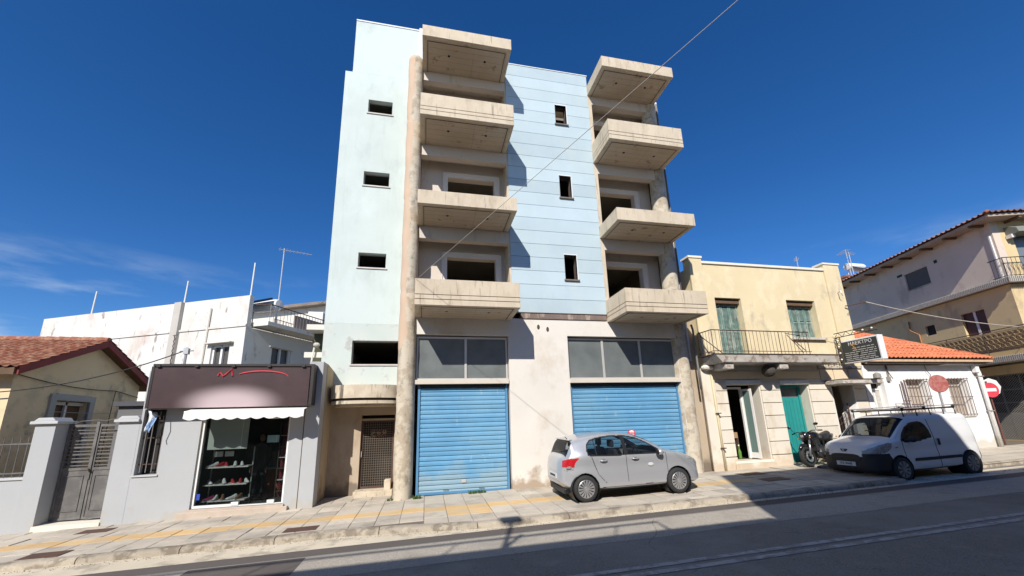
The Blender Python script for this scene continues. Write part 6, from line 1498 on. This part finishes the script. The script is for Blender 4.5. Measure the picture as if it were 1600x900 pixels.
# ---- white panel van, nose to the left
m_vw = mat('white_van_paint', (.72, .725, .73), .35, .03, 1.4, 0, coat=.5, obj=True)
VW = [(1.02, 1.05), (1.14, 1.20), (1.32, 1.36), (1.52, 1.465), (1.75, 1.50), (1.92, 1.49), (2.02, 1.42), (2.08, 1.27), (2.10, 1.08), (1.6, 1.00), (1.12, .99)]
VH = [(.02, .735), (.03, .80), (.10, .87), (.30, .955), (.56, 1.01), (.66, .98), (.60, .86), (.45, .765), (.25, .735)]
def cls_van(x, y, z, j, bi, ci):
    side = bi-2 <= j < ci+3 and y > .3
    if side and 1.0 < x < 2.2:
        ins = inpoly(x, z, VW); d = pdist(x, z, VW)
        if ins: return 'trim' if d < .02 else 'side_glass'
        if d < .014: return 'trim'
    if j >= ci-3 and .82 < x < 1.50:
        lim = .985*interp(VAN['wr'], x); e = min(x-.82, 1.48-x, lim-y)
        if x < 1.48 and y < lim: return 'trim' if e < .028 else 'windscreen'
    if y > .36 and inpoly(x, z, VH): return 'head'
    if x < .50 and z < .735 and not (y < .46 and z > .655 and x < .3): return 'bumper'
    if .5 <= x < .62 and z < .735-(x-.5)*2.6: return 'bumper'
    if x > 3.72 and z < .60: return 'bumper2'
    if x > 3.76 and y > .66 and .95 < z < 1.35: return 'tail'
    if y > .5:
        for sx_ in (1.02, 2.16, 3.74):
            if abs(x-sx_) < .008 and .32 < z < (1.05 if sx_ < 3 else 1.6): return 'gap%d%d' % (int(sx_), z > .7)
        if abs(x-2.16) < .008 and z < 1.56: return 'gap21'
    if z < .25: return 'under'
    if 1.03 < x < 2.15 and .31 < z < 1.56 and y > .5: return 'door'
    if j > ci+2 and x < .80: return 'hood'
    if y > .5 and abs(z-1.25) < .006 and 2.25 < x < 3.6: return 'body'
    return 'body'
VAN = dict(L=3.86,
 top=[(0, .72), (.02, .84), (.07, .93), (.18, 1.0), (.42, 1.075), (.68, 1.125), (.82, 1.155), (1.0, 1.30), (1.2, 1.465), (1.42, 1.625), (1.6, 1.695), (1.9, 1.73), (2.6, 1.745), (3.2, 1.74), (3.5, 1.725), (3.70, 1.685), (3.80, 1.58), (3.84, 1.25), (3.85, .9), (3.86, .6)],
 bot=[(0, .38), (.05, .28), (.2, .22), (1.0, .22), (2.8, .23), (3.4, .26), (3.7, .30), (3.86, .36)],
 belt=[(0, .66), (.1, .80), (.3, .91), (.6, .99), (.9, 1.0), (1.4, 1.02), (2.2, 1.06), (3.2, 1.10), (3.6, 1.10), (3.8, 1.0), (3.86, .56)],
 w=[(0, .40), (.02, .50), (.06, .60), (.14, .69), (.3, .76), (.55, .80), (.9, .805), (2.0, .81), (3.2, .81), (3.6, .79), (3.75, .76), (3.83, .71), (3.86, .62)],
 wr=[(0, .34), (.1, .52), (.3, .62), (.7, .68), (.9, .70), (1.4, .69), (2.0, .705), (2.8, .715), (3.4, .705), (3.7, .68), (3.86, .58)],
 dl=[(0, .02), (.5, .05), (.9, .05), (1.6, .09), (2.4, .11), (3.4, .10), (3.7, .07), (3.86, .03)],
 arch=[(.80, .31, .365), (3.27, .31, .36)], cls=cls_van, sided={'side_glass', 'tail', 'head', 'door', 'gap10', 'gap11', 'gap20', 'gap21', 'gap30', 'gap31'}, cap=('bumper', 'bumper2'))
van = thing('parked_van', 'white panel van with roof rack parked nose to the left before the white house', 'van', (13.8, 9.6, RD(13.8, 9.6)))
MV = Matrix.Translation((11.66, 9.55, RD(11.66, 9.55)-.035)) @ Matrix.Rotation(-tilt, 4, 'Y') @ Matrix.Rotation(R(-.5), 4, 'Z')
vehicle_shell(VAN, van, MV, {'body': ('body', m_vw), 'side_glass': ('side_window', m_wg_), 'windscreen': ('windscreen', m_wg_), 'trim': ('window_trim', m_trim), 'tail': ('tail_light', m_redl), 'head': ('headlight', m_lens),
    **{'gap%d%d' % (a, c): ('panel_gap', m_trim) for a in (1, 2, 3) for c in (0, 1)}, 'under': ('underbody', m_trim), 'door': ('front_door', m_vw), 'hood': ('bonnet', m_vw), 'bumper': ('bumper', m_plast), 'bumper2': ('rear_bumper', m_plast), 'mould': ('side_moulding', m_plast)})
for x in (.80, 3.27):
    for s in (1, -1): wheel(van, MV, x, s*.765, .31, .19, 9, mat('dull_rim', (.34, .34, .34), .5, .1, bump=0, metal=.5, obj=True), s)
    MB(MV).lathe([(.37, -.835), (.37, -.45)], (x, 0, .31), 28, 'y', cap=False).lathe([(.37, .45), (.37, .835)], (x, 0, .31), 28, 'y', cap=False).lathe([(.37, -.46), (.01, -.46)], (x, 0, .31), 28, 'y', cap=False).lathe([(.37, .46), (.01, .46)], (x, 0, .31), 28, 'y', cap=False).build('wheel_housing', m_trim, van)
for s in (1, -1):
    MB(MV).box(2.24, 2.30, s*.845-.014, s*.845+.014, .86, 1.03).build('door_handle', m_plast, van, bevel=.008)
    MB(MV).ell((1.20, s*.955, 1.07), (.075, .10, .085), 14, 10).build('door_mirror', m_plast, van, smooth=True)
    MB(MV).bar((1.16, s*.82, 1.02), (1.18, s*.90, 1.04), .03, 8).build('mirror_arm', m_plast, van)
    MB(MV).box(.72, .80, s*.842-.004, s*.842+.004, .86, .89).build('side_repeater', m_lens, van)
    MB(MV).box(1.75, 2.1, s*.36-.22, s*.36+.22, .5, .68).box(2.05, 2.2, s*.36-.22, s*.36+.22, .68, 1.2).build('seat', m_seat, van, bevel=.03)
    MB(MV).ell((.13, s*.62, .80), (.03, .05, .045), 10, 8).build('headlight_reflector', m_mirror, van, smooth=True)
    MB(MV).hexa([(1.27, s*.80, .485), (2.97, s*.80, .485), (2.97, s*.856, .490), (1.27, s*.852, .490), (1.30, s*.80, .57), (2.97, s*.80, .57), (2.97, s*.857, .565), (1.30, s*.853, .565)]).build('side_moulding', m_plast, van, bevel=.006)
MB(MV).box(1.0, 3.6, -.72, .72, .30, .42).box(.85, 1.2, -.7, .7, .7, 1.0).box(2.35, 2.40, -.7, .7, .42, 1.58).build('cabin_floor', m_seat, van)
MB(MV).box(-.022, -.008, -.26, .26, .40, .51).build('number_plate', m_platew, van)
MB(MV).box(-.012, .05, -.40, .40, .545, .625).build('grille', m_black, van, bevel=.01)
tx = MV @ Matrix.Translation((-.026, 0, .455)) @ Matrix.Rotation(R(-90), 4, 'Z') @ Matrix.Rotation(R(90), 4, 'X')
text('ITK 8448', .092, m_trim, tx, 'plate_lettering', van)
# badge recess with animal-like emblem
MB(MV).prism([(-.10, .845), (.10, .845), (.055, .775), (-.055, .775)], -.004, .06, 'x').build('badge_recess', m_trim, van)
MB(MV @ Matrix.Translation((0, 0, .03))).tube([(-.008, -.03, .765), (-.012, -.005, .79), (-.012, .03, .80)], [.008, .014, .007], 6).tube([(-.012, .0, .79), (-.012, .015, .762)], [.008, .004], 5).tube([(-.012, -.015, .78), (-.012, -.035, .80)], [.007, .004], 5).build('emblem', mat('chrome', (.6, .6, .6), .15, .05, bump=0, metal=1, obj=True), van)
MB(MV).tube([(.86, -.55, 1.175), (1.0, -.1, 1.295), (.99, .05, 1.29)], .012, 5).tube([(.86, .1, 1.175), (.98, .5, 1.275)], .012, 5).build('wiper', m_trim, van)
MB(MV).tube([(1.62, .0, 1.675), (1.58, .0, 1.74)], .008, 5).build('aerial', m_trim, van)
# roof rack with side rails, slats and a roller
MR = MV @ Matrix.Translation((0, 0, .03))
rk_ = MB(MR).tube([(1.45, -.66, 1.80), (3.5, -.66, 1.82)], .020, 8).tube([(1.45, .66, 1.80), (3.5, .66, 1.82)], .020, 8).build('roof_rack', m_plast, van)
for x in (1.5, 2.0, 2.5, 3.0, 3.45):
    MB(MR).tube([(x, -.68, 1.62), (x, -.67, 1.80), (x, .67, 1.80), (x, .68, 1.62)], .016, 6).build('cross_bar', m_plast, rk_)
for i in range(7): MB(MR).box(1.5, 2.9, -.52+.16*i, -.40+.16*i, 1.822, 1.838).build('slat', mat('weathered_board', (.36, .30, .25), .85, .1, 6, obj=True), rk_)
MB(MR).tube([(1.30, -.62, 1.86), (1.42, -.70, 1.87), (3.55, -.70, 1.89)], .014, 6).tube([(1.30, -.62, 1.86), (1.30, .62, 1.86), (1.42, .7, 1.87), (3.55, .7, 1.89)], .014, 6).build('guard_rail', m_alu, rk_, smooth=True)
for x in (1.5, 2.3, 3.4):
    for s in (-1, 1): MB(MR).ell((x, s*.69, 1.83), (.05, .03, .055), 10, 8).build('clamp', m_trim, rk_)

# ---- motorcycle
m_tank_ = mat('black_gloss', (.012, .012, .014), .18, .1, bump=0, spec=.7, obj=True); m_fork = mat('fork_grey', (.38, .39, .40), .3, .05, bump=0, metal=.7, obj=True)
m_eng = mat('engine_grey', (.045, .045, .048), .5, .2, 12, .1, metal=.5, obj=True)
mc = thing('motorcycle', 'black naked motorcycle leaning on its stand before the teal door', 'motorcycle', (12.7, 11.2, S(12.7, 11.2)))
MM = Matrix.Translation((12.02, 11.02, S(12.1, 11.1))) @ Matrix.Rotation(R(12), 4, 'Z') @ Matrix.Rotation(R(-9), 4, 'X') @ Matrix.Scale(1.06, 4)
def mcw(x, r, wd):
    w_ = MB(MM).lathe([(r*.74, -wd*.5), (r*.9, -wd*.55), (r, -wd*.2), (r, wd*.2), (r*.9, wd*.55), (r*.74, wd*.5)], (x, 0, r), 32, 'y', cap=False).build('wheel', MATS['tyre_rubber'], mc, smooth=50)
    MB(MM).lathe([(r*.75, -wd*.4), (r*.68, -wd*.3), (r*.68, wd*.3), (r*.75, wd*.4)], (x, 0, r), 32, 'y', cap=False).build('rim', m_tank_, w_)
    g = MB(MM)
    for i in range(5):
        a = 1.2566*i; g.tube([(x+.03*math.cos(a), 0, r+.03*math.sin(a)), (x+r*.70*math.cos(a+.1), 0, r+r*.70*math.sin(a+.1))], [.022, .014], 6)
    g.build('spokes', m_tank_, w_)
    MB(MM).lathe([(.16, -.055), (.16, -.05), (.09, -.05), (.09, -.055)], (x, -.02, r), 28, 'y', cap=False).build('brake_disc', m_fork, w_)
mcw(.0, .30, .12); mcw(1.38, .30, .16)
for s in (-1, 1):
    MB(MM).tube([(.0, s*.10, .30), (.14, s*.10, .62), (.27, s*.09, .92)], [.028, .030, .024], 8).build('fork', m_fork, mc, smooth=True)
    MB(MM).tube([(.30, s*.05, .98), (.28, s*.22, 1.04), (.38, s*.40, 1.02)], .014, 6).build('handlebar', m_tank_, mc, smooth=True)
    MB(MM).tube([(.36, s*.36, 1.02), (.40, s*.46, 1.01)], .02, 8).build('grip', m_trim, mc)
    MB(MM).tube([(.33, s*.33, 1.03), (.25, s*.38, 1.18)], .008, 5).build('mirror_stem', m_tank_, mc)
    MB(MM).ell((.24, s*.42, 1.21), (.02, .075, .042), 12, 8).build('mirror', m_tank_, mc, smooth=True)
    MB(MM).tube([(1.38, s*.09, .30), (.85, s*.10, .42)], .030, 8).build('swingarm', m_tank_, mc)
    MB(MM).ell((.16, s*.17, .84), (.04, .02, .02), 8, 6).ell((1.55, s*.16, .82), (.04, .02, .02), 8, 6).build('indicator', mat('amber_lens', (.5, .18, .01), .3, .1, bump=0, obj=True), mc)
MB(MM).tube([(-.24, 0, .50), (-.12, 0, .62), (.05, 0, .63), (.22, 0, .56)], [.045, .06, .06, .05], 8).build('front_mudguard', m_tank_, mc, smooth=True)
MB(MM).ell((.18, 0, .90), (.12, .14, .14), 14, 10).build('headlight_shell', m_tank_, mc, smooth=True)
MB(MM).ell((.11, 0, .90), (.05, .085, .08), 14, 10).build('headlight', m_lens, mc, smooth=True)
MB(MM).ell((.56, 0, .87), (.31, .19, .17), 16, 10).build('fuel_tank', m_tank_, mc, smooth=True)
for s in (-1, 1): MB(MM).hexa([(.28, s*.12, .60), (.60, s*.15, .62), (.60, s*.17, .62), (.28, s*.15, .60), (.24, s*.13, .82), (.55, s*.16, .80), (.55, s*.18, .80), (.24, s*.16, .82)]).build('radiator_shroud', m_tank_, mc, bevel=.01)
MB(MM).tube([(.78, 0, .84), (.95, 0, .80), (1.15, 0, .84), (1.42, 0, .95)], [.13, .15, .14, .09], 10).build('seat', m_trim, mc, smooth=True)
MB(MM).tube([(1.05, 0, .72), (1.45, 0, .84), (1.66, 0, .90)], [.15, .11, .04], 8).build('tail_unit', m_tank_, mc, smooth=True)
MB(MM).tube([(1.45, 0, .80), (1.66, 0, .62)], [.03, .05], 6).build('plate_hanger', m_trim, mc)
MB(MM).box(.48, .86, -.13, .13, .26, .50).ell((.68, 0, .40), (.25, .21, .19), 14, 10).box(.36, .46, -.17, .17, .42, .78).build('engine', m_eng, mc, bevel=.03)
g = MB(MM)
for i in range(6): g.box(.42, .64, -.12, .12, .50+.03*i, .512+.03*i)
g.build('cylinder_fins', m_eng, mc, kind='stuff')
MB(MM).tube([(.25, 0, .95), (.45, .06, .62), (.85, .1, .42)], .024, 6).tube([(.25, 0, .95), (.45, -.06, .62), (.85, -.1, .42)], .024, 6).tube([(.85, .1, .42), (.9, .08, .78)], .02, 6).tube([(.85, -.1, .42), (.9, -.08, .78)], .02, 6).build('frame', m_tank_, mc)
MB(MM).tube([(.42, -.08, .5), (.38, -.12, .3), (.6, -.14, .2), (1.0, -.16, .24), (1.42, -.18, .36)], [.022, .024, .026, .055, .07], 10).build('exhaust', m_eng, mc, smooth=True)
MB(MM).lathe([(.09, -.19), (.09, -.17)], (.68, 0, .36), 18, 'y').build('clutch_cover', m_fork, mc)
MB(MM).bar((.8, .10, .28), (.68, .34, -.06), .012, 5).build('side_stand', m_trim, mc)
MB(MM).tube([(.2, -.12, .95), (.1, -.16, .8), (.12, -.13, .55)], .007, 5).tube([(.34, .3, 1.0), (.2, .2, .85), (.3, .1, .7)], .007, 5).build('hoses', m_trim, mc)
# ================================================================ THE NEAR SIDE OF THE STREET (behind the camera; it casts the long shadows)
near = strip('near_pavement', m_slab, -60, 90, -1.0, 2.0, .10)
strip('near_kerb', m_kerb, -60, 90, 2.0, 2.22, .11)
def near_house(name, label, cat, x0, x1, zt, m, floors, gap=1.9):
    t = thing(name, label, cat, ((x0+x1)/2, -3, RD((x0+x1)/2, 0)))
    n = int((x1-x0)/gap); holes = []
    base = RD((x0+x1)/2, 0)
    for f in range(floors):
        zc = base+.9+f*3.0
        for i in range(n):
            a = x0+(i+.5)*(x1-x0)/n-.45; holes.append((a, a+.9, zc, min(zc+1.4, zt-.5)))
    MB().wall(x0, x1, -3.2, zt-.12, -1.25, -1.0, holes).build('front_wall', m, t)
    MB().box(x0, x1, -9.0, -8.8, -3.2, zt-.12).box(x0, x0+.2, -8.8, -1.25, -3.2, zt-.12).box(x1-.2, x1, -8.8, -1.25, -3.2, zt-.12).build('shell', m, t)
    MB().box(x0, x1, -9.02, -.98, zt-.118, zt).build('roof_slab', m_conc, t)
    for h in holes[:120]:
        MB().box(h[0], h[1], -1.16, -1.13, h[2], h[3]).build('window', m_dust, t)
        MB().box(h[0]-.04, h[1]+.04, -1.02, -.94, h[2]-.05, h[2]-.003).build('sill', m_cap, t)
    return t
near_house('near_house', 'low cream house across the street whose roof shadow crosses the left roadway', 'house', -42, 2.25, 5.43, m_yel2, 2)
near_house('near_building', 'taller pale building across the street that shades the van and right pavement', 'building', 2.3, 9.0, 9.28, m_wh, 3)
near_house('near_building', 'ochre building farther right across the street, shading the road beyond the van', 'building', 9.05, 40, 7.25, m_bei, 3)
lp = thing('street_lamp', 'street lamp on the opposite pavement whose shadow falls on the gutter', 'street lamp', (-2.75, -.55, -2))
MB().tube([(-2.75, -.6, -2.1), (-2.75, -.6, 5.0), (-2.85, -.45, 5.6), (-2.92, -.25, 6.1)], [.07, .055, .045, .04], 10).build('post', m_post, lp)
MB().box(-3.12, -2.68, -.34, .0, 6.08, 6.18).build('lamp_head', m_post, lp, bevel=.03)
MB().tube([(-2.75, -.6, 4.95), (-2.55, -.4, 5.5)], .04, 8).build('side_bracket', m_post, lp)
hs = thing('roof_rail', 'thin pipe rail along the roof edge across the street casting a fine line shadow', 'railing', (-6, -1, 5.4))
MB().tube([(-14, -1.05, 5.98), (-.15, -1.05, 5.98), (.05, -1.05, 5.45)], .04, 6).build('pipe', m_post, hs)
for i in range(5): MB().bar((-13+3.0*i, -1.05, 5.4), (-13+3.0*i, -1.05, 5.98), .018, 5).build('rail_post', m_post, hs)

# grit and dry leaves gathered along the kerb
rg = random.Random(21); g = MB()
for i in range(1500):
    x = rg.uniform(-9, 20); y = kerb_y(x)-abs(rg.gauss(0, .10))-.02
    if x > 11.5: y = rg.uniform(8.4, 8.7)
    s = rg.uniform(.004, .014); z = RD(x, y)+.005; a = rg.uniform(0, 6.28); c, n = math.cos(a)*s, math.sin(a)*s
    g.add([(x+c, y+n, z), (x-n, y+c, z), (x-c*.7, y-n*.7, z), (x, y, z+s*.9)], [(0, 1, 3), (1, 2, 3), (2, 0, 3)])
o = g.build('kerb_grit', mat('grit', (.20, .16, .11), .9, .3, 9, 0)); o['kind'] = 'stuff'; o['label'] = 'fine grit and dry leaf bits lying along the kerb'; o['category'] = 'grit'
